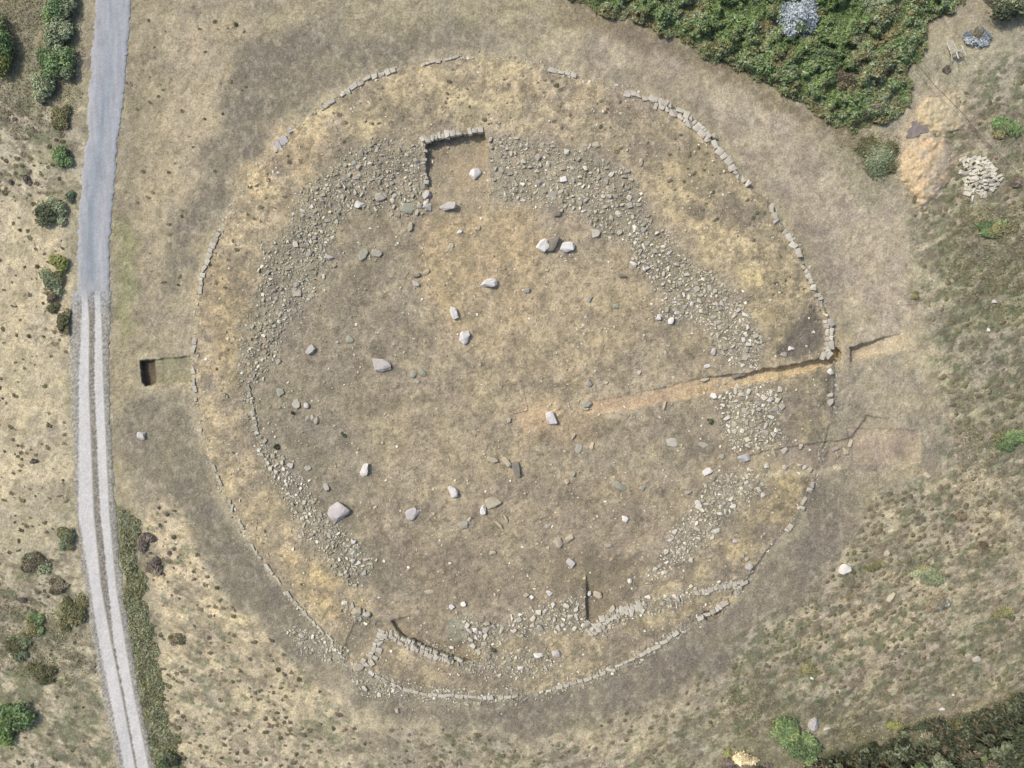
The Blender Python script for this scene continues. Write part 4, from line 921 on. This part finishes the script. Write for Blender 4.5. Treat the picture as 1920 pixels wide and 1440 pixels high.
def bush(x, y, rx, ry, hh, tone, label, cat="bush", name="bush", leaf=.14, dens=1.0, tone2=None, seed=None, lobes=7, rot=0, group=None):
    """shrub: leafy crown of several leaf clouds, woody stems"""
    seed = seed or int(x * 3 + y * 7) % 9973; r = np.random.default_rng(seed)
    z0 = float(hz(x, y)); A, B = rx * S, ry * S
    root = obj(name, None, None, W(x, y, z0), label=label, cat=cat, group=group)
    n = int(420 * dens * (A * B) ** .85 / (leaf * .8 / .14) ** 1.6) + 60
    CC = []; NN = []; KK = []; ca, sa = math.cos(rot), math.sin(rot)
    L = [(r.uniform(-.72, .72), r.uniform(-.72, .72), r.uniform(.28, .58)) for _ in range(lobes)] + [(0, 0, .62)]
    tot = sum(l[2] ** 2 for l in L)
    for li, (lx, ly, lr) in enumerate(L):
        m = int(n * lr * lr / tot * 2.2) + 10
        d = r.normal(size=(m, 3)); d /= np.linalg.norm(d, axis=1)[:, None]; d[:, 2] = np.abs(d[:, 2]) * 1.0 - .15
        rad = r.uniform(.35, 1.0, m) ** .5 * (1 + .45 * (r.random(m) < .14) * r.random(m))
        bump_ = .75 + .5 * fbm(d[:, 0] * 3 + li, d[:, 1] * 3 + d[:, 2], seed % 50, 2)
        p = d * (rad * bump_)[:, None] * lr
        hh_ = hh * .72; topz = hh_ * (.55 + .45 * (1 - lx * lx - ly * ly)) * r.uniform(.8, 1.1)
        u = (lx + p[:, 0]) * A; v = (ly + p[:, 1]) * B
        w = topz * .45 + p[:, 2] * hh_ * .75
        CC.append(np.stack([u * ca - v * sa, u * sa + v * ca, np.maximum(w, .04)], 1))
        NN.append(d * [.6, .6, 1] + [0, 0, .5])
        pal = GREENS[tone2 if tone2 and r.random() < .4 else tone]
        base = lin(pal[int(r.integers(0, len(pal)))]) * FOL
        KK.append(np.array([base * r.uniform(.75, 1.25) for _ in range(m)]))
    CC = np.concatenate(CC); NN = np.concatenate(NN); KK = np.concatenate(KK)
    V, F = leaf_quads(CC, NN, leaf * .8, seed + 1)
    obj("foliage", np_mesh("foliage", V, F, M_LEAF, np.repeat(KK, 4, 0)), root)
    # stems
    bm = bmesh.new()
    for _ in range(5):
        a = r.uniform(0, 6.28); ex = Vector((math.cos(a) * A * .45, math.sin(a) * B * .45, hh * .6)); st = Vector((ex.x * .1, ex.y * .1, -.05))
        limb(bm, st, ex, .035 + .015 * A, .012)
    me = bpy.data.meshes.new("stem"); bm.to_mesh(me); bm.free(); me.materials.append(M_BARK); obj("stem", me, root)
    return root
def limb(bm, a, b, ra, rb, n=6):
    d = (b - a); q = d.to_track_quat('Z', 'Y'); rings = []
    mid = a.lerp(b, .5) + Vector((random.uniform(-.06, .06), random.uniform(-.06, .06), 0)) * d.length
    for p, rr in ((a, ra), (mid, (ra + rb) / 2), (b, rb)):
        rings.append([bm.verts.new(p + q @ Vector((math.cos(t) * rr, math.sin(t) * rr, 0))) for t in [i * 2 * math.pi / n for i in range(n)]])
    for r0, r1 in zip(rings, rings[1:]):
        for i in range(n): bm.faces.new((r0[i], r0[(i + 1) % n], r1[(i + 1) % n], r1[i]))
    bm.faces.new(rings[-1])
def plain(name, c, rough=.8, amt=.15, sc=10.):
    m, t, b = new_mat(name, rough, .3); geo = t.nodes.new("ShaderNodeNewGeometry")
    n = add_noise(t, geo.outputs["Position"], sc, 4); rg = t.nodes.new("ShaderNodeRGB"); rg.outputs[0].default_value = rgba(c)
    t.links.new(mulcol(t, rg.outputs[0], ramp(t, n.outputs[0], .3, .7, 1 - amt, 1 + amt)), b.inputs["Base Color"]); return m
GREENS = {k: v if k == 'silver' else [tuple(np.array((1.06, 1.02, .93)) * (1.1 if k in ('green', 'sage', 'dark') else 1.0) * 1.0 * np.array(np.array(c) * 1.0 + (np.mean(c) - np.array(c)) * .44)) for c in v] for k, v in GREENS.items()}
FOL = 2.15
M_BARK = plain("bark", (120, 112, 98))
M_PLASTIC = plain("white_plastic", (222, 218, 204), .45, .05)
M_CABLE = plain("cable_rubber", (84, 80, 72), .7)
M_RED = plain("red_paint", (196, 128, 108), .5, .05); M_WHITE = plain("white_paint", (226, 220, 208), .5, .05)

BUSHES = [
 (2,92,44,62,2.0,'green',"big rounded bush cut by the left picture edge near the top",.17,'yellow'),
 (117,22,27,38,1.5,'sage',"topmost bush of the hedge left of the road",.15,'green'),
 (112,78,28,34,1.6,'sage',"second bush from the top in the hedge left of the road",.15,'green'),
 (112,128,30,34,1.7,'green',"widest bush of the hedge left of the road",.15,'sage'),
 (92,168,27,26,1.2,'sage',"lowest bush of the hedge left of the road",.15,None),
 (120,218,17,22,.6,'olive',"low olive bush just below the hedge",.12,None),
 (120,290,17,24,.9,'green',"round green bush alone beside the road, below the hedge",.13,'dark'),
 (132,368,10,11,.5,'sage',"small bush touching the dark round bush by the road",.12,None),
 (100,402,27,29,1.0,'dark',"dark round bush halfway down the road",.13,'sage'),
 (115,490,16,19,.8,'yellow',"yellow green bush beside the road",.12,None),
 (98,528,21,26,.7,'sage',"grey green bush just below the yellow green one",.13,'olive'),
 (104,556,12,14,.5,'brown',"brown withered bush below the grey green one",.12,None),
 (120,607,13,30,.7,'green',"narrow green bush where the asphalt ends",.12,'olive'),
 (100,577,12,10,.4,'olive',"small low bush above the narrow green one",.11,None),
 (35,1342,34,30,1.3,'green',"green bush with long leaves near the bottom left corner",.22,'bright'),
 (8,1368,30,22,1.0,'bright',"bright green bush at the left edge near the bottom",.22,None),
 (130,1010,18,24,.6,'olive',"dark grassy bush left of the gravel track",.12,'sage'),
 (72,1052,28,20,.5,'sage',"wide grey green bush left of the gravel track",.12,'grey'),
 (112,1098,22,14,.4,'grey',"grey low bush below the dark grassy one",.12,None),
 (140,1148,22,30,.5,'olive',"olive bush touching the gravel track's left edge",.12,None),
 (68,1170,16,20,.5,'green',"small green bush in the lower left heath",.12,'olive'),
 (80,1262,24,18,.5,'olive',"olive bush above the bottom left green bush",.12,None),
 (30,1210,30,24,.45,'sage',"pale grey green bush at the left edge",.12,'olive'),
 (268,1022,13,20,.45,'purple',"purple heather clump at the top of the green verge",.11,'grey'),
 (281,1006,13,9,.4,'purple',"small purple heather clump right of the larger one",.11,None),
 (290,1060,16,18,.4,'grey',"grey brown clump right of the green verge",.11,'purple'),
 (320,1425,20,16,.7,'dark',"dark bush at the bottom end of the green verge",.13,'green'),
 (334,1198,18,12,.35,'grey',"low grey cushion plant on the pale ground right of the track",.10,'olive'),
 (52,336,8,10,.35,'purple',"purple heather cushion left of the road, larger one",.08,None),
 (22,342,5,6,.25,'purple',"purple heather cushion left of the road, smaller one",.08,None),
 (44,1125,9,6,.3,'purple',"violet cushion in the lower left heath",.08,None),
 (66,864,7,5,.3,'purple',"dark violet cushion on the pale ground left of the track",.08,None),
 (1775,129,8,9,.3,'purple',"purple cushion just below the white chair",.08,None),
 (1484,42,39,36,2.1,'silver',"silvery blue round shrub rising out of the thicket",.13,None),
 (1535,112,40,30,1.4,'dark',"dark green shrub below the silvery blue one",.15,'green'),
 (1580,152,26,18,.9,'grey',"withered grey shrub inside the thicket",.12,'brown'),
 (1636,216,26,15,.9,'purple',"blackish purple shrub near the thicket's lower tip",.12,'dark'),
 (1645,292,40,36,.6,'sage',"wide low green shrub left of the large soil heap",.12,'olive'),
 (1892,14,46,30,2.2,'dark',"dark green tree like bush in the top right corner",.17,'sage'),
 (1642,20,26,22,1.2,'sage',"grey green bush at the top edge inside the thicket",.14,None),
 (1828,68,24,18,.7,'silver',"thin silvery plant right of the white chair",.12,'grey'),
 (1763,1130,18,15,.4,'grey',"silvery plant on the slope at lower right",.10,'silver'),
 (1883,238,26,22,.6,'green',"round green bush at the right edge above the stone heap",.12,'olive'),
 (1858,432,34,17,.5,'green',"low green bush below the stone heap",.12,'olive'),
 (1905,345,12,12,.5,'brown',"dark brown bush at the right edge beside the stone heap",.10,'purple'),
 (1893,822,28,22,.5,'green',"low green bush at the right edge, at mid height",.12,'olive'),
 (1880,1146,22,14,.5,'green',"green bush at the right edge of the lower slope",.12,'olive'),
 (1714,555,10,9,.3,'olive',"small olive cushion right of the ring",.09,None),
 (1474,1362,28,30,1.1,'green',"upper part of the bright green bush pair at the bottom",.16,'yellow'),
 (1494,1400,34,30,1.2,'green',"lower part of the bright green bush pair at the bottom",.16,'green'),
 (1395,1418,24,13,.6,'cream',"cream flowering bush at the bottom edge",.11,None),
 (1362,1436,18,14,.7,'purple',"dark purple bush at the bottom edge beside the cream one",.13,None),
 (1420,1440,24,10,.7,'purple',"purple brown bush cut by the bottom edge",.13,'dark'),
 (1362,1412,8,8,.4,'yellow',"small yellow green bush beside the cream flowering one",.10,None),
 (1720,1376,32,22,1.0,'dark',"blackish bush at the edge of the wood",.13,'grey'),
 (1676,1360,16,9,.4,'yellow',"yellow green low bush in the grass above the wood",.10,'olive'),
 (1798,968,12,11,.35,'brown',"round dark brown cushion high on the right slope",.09,None),
 (1842,1022,12,12,.35,'brown',"round dark brown cushion right of the other round one",.09,None),
 (1740,1080,30,16,.3,'sage',"low grey green mat plant below the round dark cushions",.10,'olive'),
 (1640,1060,18,12,.35,'olive',"low olive bush right of the large white rock",.10,None),
 (1512,1255,16,12,.35,'olive',"olive bush in the middle of the lower right slope",.10,None),
 (518,838,6,6,.3,'grey',"dark grey weed at the upper end of the south-western rubble",.07,'dark'),
 (549,774,4,4,.25,'dark',"tiny dark weed above the three small slabs",.06,None),
 (645,815,5,4,.2,'dark',"tiny dark weed in the left half of the ring",.06,None),
 (1331,790,6,6,.3,'dark',"dark weed left of the eastern rubble",.07,'purple'),
 (925,1218,7,6,.3,'purple',"dark weed at the lower end of the southern rubble",.07,'dark'),
]
for b in BUSHES:
    nm = "tree_bush" if "tree" in b[6] else ("heather_clump" if b[5] == 'purple' else "bush")
    bush(b[0], b[1], b[2], b[3], b[4], b[5], b[6], "heather" if nm == "heather_clump" else "bush", nm, b[7], 2.0, b[8], lobes=8 if b[2] > 15 else 4)

def canopy(name, poly, hh, dens, leaf, tonefun, seed, soft=34, low=.15, label=None, kind="stuff", bumps=24.):
    """dense brush as one mass: leaves spread through a lumpy canopy"""
    r = np.random.default_rng(seed)
    xs = [p[0] for p in poly]; ys = [p[1] for p in poly]
    n = int((max(xs) - min(xs)) * (max(ys) - min(ys)) * S * S * dens)
    x = r.uniform(min(xs), max(xs), n); y = r.uniform(min(ys), max(ys), n)
    jx = x + (fbm(x / 20, y / 20, seed, 3) - .5) * 34; jy = y + (fbm(x / 20, y / 20, seed + 1, 3) - .5) * 34
    sd = sdf(poly, jx.astype(np.float32), jy.astype(np.float32)); k = sd > 0
    x = x[k]; y = y[k]; sd = sd[k]
    f = fbm(x / bumps, y / bumps, seed + 2, 3)
    H_ = hh * (low + (1 - low) * sstep(.28, .72, f)) * (.35 + .65 * sstep(0, soft, sd))
    e = .6
    gx = fbm((x + e) / bumps, y / bumps, seed + 2, 3) - f; gy = fbm(x / bumps, (y + e) / bumps, seed + 2, 3) - f
    z = hz(x, y) + H_ * (1 - r.random(len(x)) ** 1.6 * .6) 
    X, Y, Z = W(x, y, z)
    N = np.stack([-gx * 25, gy * 25, np.ones(len(x))], 1)
    V, F = leaf_quads(np.stack([X, Y, Z], 1), N, leaf, seed + 5)
    C = tonefun(x, y, sd, r)
    o = obj(name, np_mesh(name, V, F, M_LEAF, np.repeat(C, 4, 0)), kind=kind)
    if label: o["label"] = label
    return o
def blend_tones(sets, sc, seed):
    def f(x, y, sd, r):
        n = fbm(x / sc, y / sc, seed, 3); idx = np.clip(((n - .28) / .44 * len(sets)).astype(int), 0, len(sets) - 1)
        out = np.empty((len(x), 3))
        for i, s_ in enumerate(sets):
            m = idx == i; pal = np.array([lin(c) for c in GREENS[s_]])
            out[m] = pal[r.integers(0, len(pal), m.sum())]
        return out * r.uniform(.7, 1.35, (len(x), 1)) * FOL * .98
    return f
def thick_tone(x, y, sd, r):
    a = blend_tones(['olive', 'sage', 'olive', 'green', 'sage', 'bright', 'green', 'olive'], 30, 33)(x, y, sd, r)
    core = sstep(8, 50, sd) * (1 - sstep(1560, 1680, x)) * sstep(.36, .56, fbm(x / 50, y / 50, 34, 2))
    g = np.array([lin(c) for c in GREENS['bright']])[r.integers(0, 4, len(x))] * r.uniform(.8, 1.25, (len(x), 1)) * FOL
    edge = (1 - sstep(0, 16, sd)) * .6
    br = np.array([lin(c) for c in GREENS['olive']])[r.integers(0, 4, len(x))] * FOL
    m = (r.random(len(x)) < core * .75)[:, None]; a = np.where(m, g, a)
    m = (r.random(len(x)) < edge)[:, None]; return np.where(m, br, a)
canopy("bramble_thicket", THICK, 1.0, 640, .125, thick_tone, 41)
canopy("verge_grass", P("222,958 250,955 266,1060 294,1200 304,1330 345,1430 380,1500 330,1520 290,1440 266,1330 244,1200 228,1080"), .16, 520, .10,
       blend_tones(['olive', 'sage', 'olive', 'sage', 'grey', 'sage', 'olive'], 9, 51), 52, 14)
canopy("undergrowth", WOOD, 1.3, 210, .17, (lambda x, y, sd, r: blend_tones(['olive', 'dark', 'sage', 'dark', 'dark', 'grey', 'dark'], 30, 53)(x, y, sd, r) * .6), 54, 20)
LOW = [("1770,420 1850,390 1925,380 2010,400 2010,620 1925,620 1860,590 1800,540 1760,470", 61),
       ("1560,235 1625,240 1690,250 1690,330 1630,330 1580,290", 62), ("1800,380 1860,380 1925,430 1860,470 1800,440", 63),
       ("1800,800 1850,790 1900,900 1850,960 1790,900", 64), ("1360,1290 1440,1280 1470,1340 1400,1390 1340,1370", 65),
       ("-60,-60 160,-60 150,200 60,260 -60,200", 69), ("1560,1360 1700,1345 1850,1310 1925,1290 1925,1320 1760,1365 1640,1400 1560,1400", 66), ("-60,-60 100,-60 90,30 60,60 -60,60", 67),
       ("-60,1080 120,1150 180,1260 120,1290 -60,1250", 68)]
for i, (p_, sd_) in enumerate(LOW):
    canopy("low_scrub", P(p_), .12, 85, .07, blend_tones(['grey', 'olive', 'olive', 'brown', 'olive'], 12, sd_), sd_, 20, .1, bumps=16.)

# saplings of the wood at lower right
def sapling(x, y, hh, cr, tone, label, seed):
    r = np.random.default_rng(seed); z0 = float(hz(x, y)); root = obj("young_tree", None, None, W(x, y, z0), label=label, cat="tree", group="young trees of the wood in the lower right corner")
    lean = Vector((r.uniform(-.15, .15), r.uniform(-.15, .15), 1)) * hh
    bm = bmesh.new(); limb(bm, Vector((0, 0, -.1)), lean, .055, .015)
    tips = []
    for i in range(7):
        t_ = r.uniform(.45, 1.0); p = lean * t_; a = r.uniform(0, 6.28); q = p + Vector((math.cos(a) * cr * .8, math.sin(a) * cr * .8, r.uniform(.1, .5))) * (1.25 - t_ * .6)
        limb(bm, p, q, .022, .008, 5); tips.append(q)
    tips.append(lean)
    me = bpy.data.meshes.new("trunk"); bm.to_mesh(me); bm.free(); me.materials.append(M_BARK); obj("trunk", me, root)
    CC = []; NN = []; KK = []
    pal = [lin(c) * FOL * .72 for c in GREENS[tone]]
    for q in tips:
        m = 60; d = r.normal(size=(m, 3)); d /= np.linalg.norm(d, axis=1)[:, None]
        CC.append(np.array(q) + d * (r.uniform(.3, 1, m) ** .5)[:, None] * cr * [.55, .55, .32]); NN.append(d * .6 + [0, 0, .6])
        KK.append(np.array([pal[int(r.integers(0, 4))] * r.uniform(.75, 1.2) for _ in range(m)]))
    V, F = leaf_quads(np.concatenate(CC), np.concatenate(NN), .2, seed + 3)
    obj("crown", np_mesh("crown", V, F, M_LEAF, np.repeat(np.concatenate(KK), 4, 0)), root)
SAP = [(1652,1418,2.2,'dark'),(1700,1425,2.6,'green'),(1735,1408,2.4,'sage'),(1768,1395,3.0,'dark'),(1792,1388,3.2,'grey'),(1812,1372,3.0,'dark'),(1836,1362,2.8,'sage'),
       (1858,1350,3.2,'dark'),(1880,1338,3.0,'green'),(1850,1388,3.4,'dark'),(1798,1412,3.0,'green'),(1600,1428,2.0,'dark'),(1560,1440,2.0,'sage'),(1896,1368,3.4,'dark'),(1828,1405,3.2,'sage'),
       (1904,1322,2.6,'dark'),(1755,1430,2.6,'dark'),(1873,1408,3.2,'green')]
for i, (x, y, hh, tn) in enumerate(SAP):
    where = ["left end of the wood", "left part of the wood", "middle of the wood", "right part of the wood", "far right of the wood"][min(4, int((x - 1560) / 72))]
    look = {'dark': "dark leaved", 'green': "green leaved", 'sage': "grey green", 'grey': "almost bare pale trunked"}[tn]
    edge = "at its upper edge" if y < 1445 - (x - 1560) * .29 else "near the bottom picture edge"
    sapling(x, y, hh, .62, tn, "%s young tree, %s, %s" % (look, where, edge), 8000 + i)

# ------------------------------------------------------------------ heather tufts
def tuft_proto(seed, n=46):
    r = np.random.default_rng(seed); d = r.normal(size=(n, 3)); d /= np.linalg.norm(d, axis=1)[:, None]; d[:, 2] = np.abs(d[:, 2])
    C = d * (r.uniform(.25, 1, n) ** .5)[:, None] * [.85, .85, .45] + np.array([(0, 0, 0), (.6, .25, 0), (-.6, .1, 0)])[r.integers(0, 3, n)] * r.uniform(.1, .7)
    return leaf_quads(C, d * [.5, .5, 1] + [0, 0, .6], .62, seed, 1.35)
TP = [tuft_proto(50 + i) for i in range(5)]
TCOL = [(128, 120, 98), (118, 112, 90), (122, 120, 92), (134, 126, 104), (112, 112, 84), (124, 112, 100)]
tufts = []
for k, (ps, dens, mn, mx, nm) in enumerate(HEATH):
    for (x, y, s_) in scatter(P(ps), dens, mn, mx * 1.15, 2200 + k * 5, .9, .72, 2.4, 34):
        if 128 < x < 215 and y < 960: continue
        if s_ > 0: tufts.append((x, y, s_, nm))
tufts.sort(key=lambda q: -q[2] if (0 < q[0] < 1920 and 0 < q[1] < 1440) else 0)
TM = []
for i, V_F in enumerate(TP):
    for c in TCOL[:3]:
        cc = np.broadcast_to(lin(c) * 1.6, V_F[0].shape) * np.repeat(np.random.default_rng(i).uniform(.8, 1.2, len(V_F[0]) // 4), 4)[:, None]
        TM.append(np_mesh("heather_tuft", V_F[0], V_F[1], M_LEAF, cc))
ti = []
for n, (x, y, s_, nm) in enumerate(tufts):
    a = s_ * .62 * S; z = float(hz(x, y)) - .02; rz = (.45 if x > 960 else -.45) + rng.normal(0, .35); hgt = a * rng.uniform(.4, .7)
    if n < 290:
        obj("heather_tuft", TM[int(rng.integers(0, len(TM)))], None, W(x, y, z), (0, 0, rz), (a * rng.uniform(.8, 1.15), a * rng.uniform(.65, .95), hgt),
            "small dark heather tuft dotting the %s" % nm, "tuft", "heather tufts on the %s" % nm)
    else:
        c = lin(TCOL[int(rng.integers(0, 6))]) * rng.uniform(1.2, 1.9)
        ti.append((int(rng.integers(0, 5)), *W(x, y, z), a * rng.uniform(.7, 1.1), a * rng.uniform(.6, .95), hgt, 0, 0, rz, c))
merge(ti, TP, M_LEAF, "heather")
print("COUNTS rubble", len(rub), "chips", len(out_chips), "tufts", len(tufts), "heap", len(hs))

# ------------------------------------------------------------------ white chair tipped on its back
def box(bm, a, b, w, d, roll=0.0):
    """bar from a to b with section w x d, slightly bevelled"""
    a = Vector(a); b = Vector(b); v = b - a; q = v.to_track_quat('Z', 'Y')
    r_ = bmesh.ops.create_cube(bm, size=1.0, matrix=Matrix.Translation((a + b) / 2) @ q.to_matrix().to_4x4() @ Matrix.Rotation(roll, 4, 'Z') @ Matrix.Diagonal((w, d, v.length, 1)))
    es = {e for v_ in r_['verts'] for e in v_.link_edges}
    bmesh.ops.bevel(bm, geom=list(es), offset=min(w, d) * .2, segments=2, affect='EDGES')
def part(name, fn, mat, parent):
    bm = bmesh.new(); fn(bm); me = bpy.data.meshes.new(name); bm.to_mesh(me); bm.free(); me.materials.append(mat); return obj(name, me, parent)
cx, cy = 1790, 99
chair = obj("plastic_chair", None, None, W(cx, cy, float(hz(cx, cy)) + .26), label="white plastic garden chair tipped onto its back beside the thicket", cat="chair")
# built upright: x = width, y = depth (front +), z = up; origin at the seat's rear edge
def seat(bm):
    box(bm, (0, .02, .0), (0, .46, .0), .44, .035)
    box(bm, (-.235, .0, 0), (-.235, .47, 0), .035, .05); box(bm, (.235, .0, 0), (.235, .47, 0), .035, .05)
    box(bm, (-.25, .475, -.01), (.25, .475, -.01), .06, .05)
def back(bm):
    for s_ in (-1, 1): box(bm, (s_ * .225, -.01, 0), (s_ * .20, -.15, .70), .05, .045)
    for i in range(5):
        x = -.14 + .07 * i; box(bm, (x, -.03, .06), (x * .9, -.14, .66), .022, .02)
    box(bm, (-.2, -.155, .70), (-.1, -.16, .77), .05, .045); box(bm, (.2, -.155, .70), (.1, -.16, .77), .05, .045); box(bm, (-.11, -.16, .77), (.11, -.16, .77), .05, .045)
def arms(sg):
    def f(bm):
        box(bm, (sg * .26, -.07, .24), (sg * .27, .36, .23), .055, .03); box(bm, (sg * .27, .36, .23), (sg * .25, .44, 0), .045, .035)
    return f
part("seat", seat, M_PLASTIC, chair); part("backrest", back, M_PLASTIC, chair)
part("armrest", arms(-1), M_PLASTIC, chair); part("armrest", arms(1), M_PLASTIC, chair)
for sx_ in (-1, 1):
    part("leg", lambda bm: box(bm, (sx_ * .23, .44, 0), (sx_ * .27, .50, -.42), .055, .04), M_PLASTIC, chair)
    part("leg", lambda bm: box(bm, (sx_ * .22, .02, 0), (sx_ * .25, -.08, -.42), .055, .04), M_PLASTIC, chair)
# tip back 90 degrees, then turn so that the backrest points to the upper left
chair.rotation_mode = 'QUATERNION'
chair.rotation_quaternion = (Matrix.Rotation(math.radians(202), 3, 'Z') @ Matrix.Rotation(math.radians(82), 3, 'X')).to_quaternion()
chair.scale = (.95, 1, 1.05)

# ------------------------------------------------------------------ measuring rods, cable
def rod(p0, p1, label):
    (x0, y0), (x1, y1) = p0, p1
    a = Vector(W(x0, y0, float(hz(x0, y0)) + .05)); b = Vector(W(x1, y1, float(hz(x1, y1)) + .05))
    root = obj("measuring_rod", None, None, a, label=label, cat="measuring rod", group="measuring rods at the ring's centre")
    n = 10; v = (b - a) / n
    part("rod", lambda bm: box(bm, (0, 0, 0), v * n, .03, .03), M_WHITE, root)
    for i in range(1, n, 2):
        part("red_band", lambda bm: box(bm, v * i, v * (i + 1), .042, .042), M_RED, root)
rod((958, 776), (989, 769), "red and white measuring rod lying left to right, pointing at the white boulder")
rod((983, 744), (989, 767), "red and white measuring rod lying up and down above the other rod")
pts = P("1690,88 1712,112 1738,142 1752,160 1775,182 1808,216 1830,245 1858,275 1884,298 1905,322 1935,350 2005,420")
bm = bmesh.new(); prev = None; ring_prev = None
dense = []
for (a, b) in zip(pts, pts[1:]):
    for t_ in np.linspace(0, 1, 10, endpoint=False): dense.append((a[0] + (b[0] - a[0]) * t_, a[1] + (b[1] - a[1]) * t_))
org = Vector(W(1808, 216, float(hz(1808, 216))))
for i, (x, y) in enumerate(dense[:-1]):
    p = Vector(W(x, y, max(float(hz(x, y)), 0) + .62 if 1718 < x < 1815 else float(hz(x, y)) + .22)) - org
    q = (Vector(W(*dense[i + 1], 0)) - Vector(W(x, y, 0))).normalized(); s_ = Vector((-q.y, q.x, 0))
    ring = [bm.verts.new(p + s_ * math.cos(t_) * .015 + Vector((0, 0, math.sin(t_) * .015))) for t_ in (0, 1.57, 3.14, 4.71)]
    if ring_prev:
        for k in range(4): bm.faces.new((ring_prev[k], ring_prev[(k + 1) % 4], ring[(k + 1) % 4], ring[k]))
    ring_prev = ring
me = bpy.data.meshes.new("cable"); bm.to_mesh(me); bm.free(); me.materials.append(M_CABLE)
obj("cable", me, None, org, label="thin dark cable running diagonally over the scrub at upper right", cat="cable")
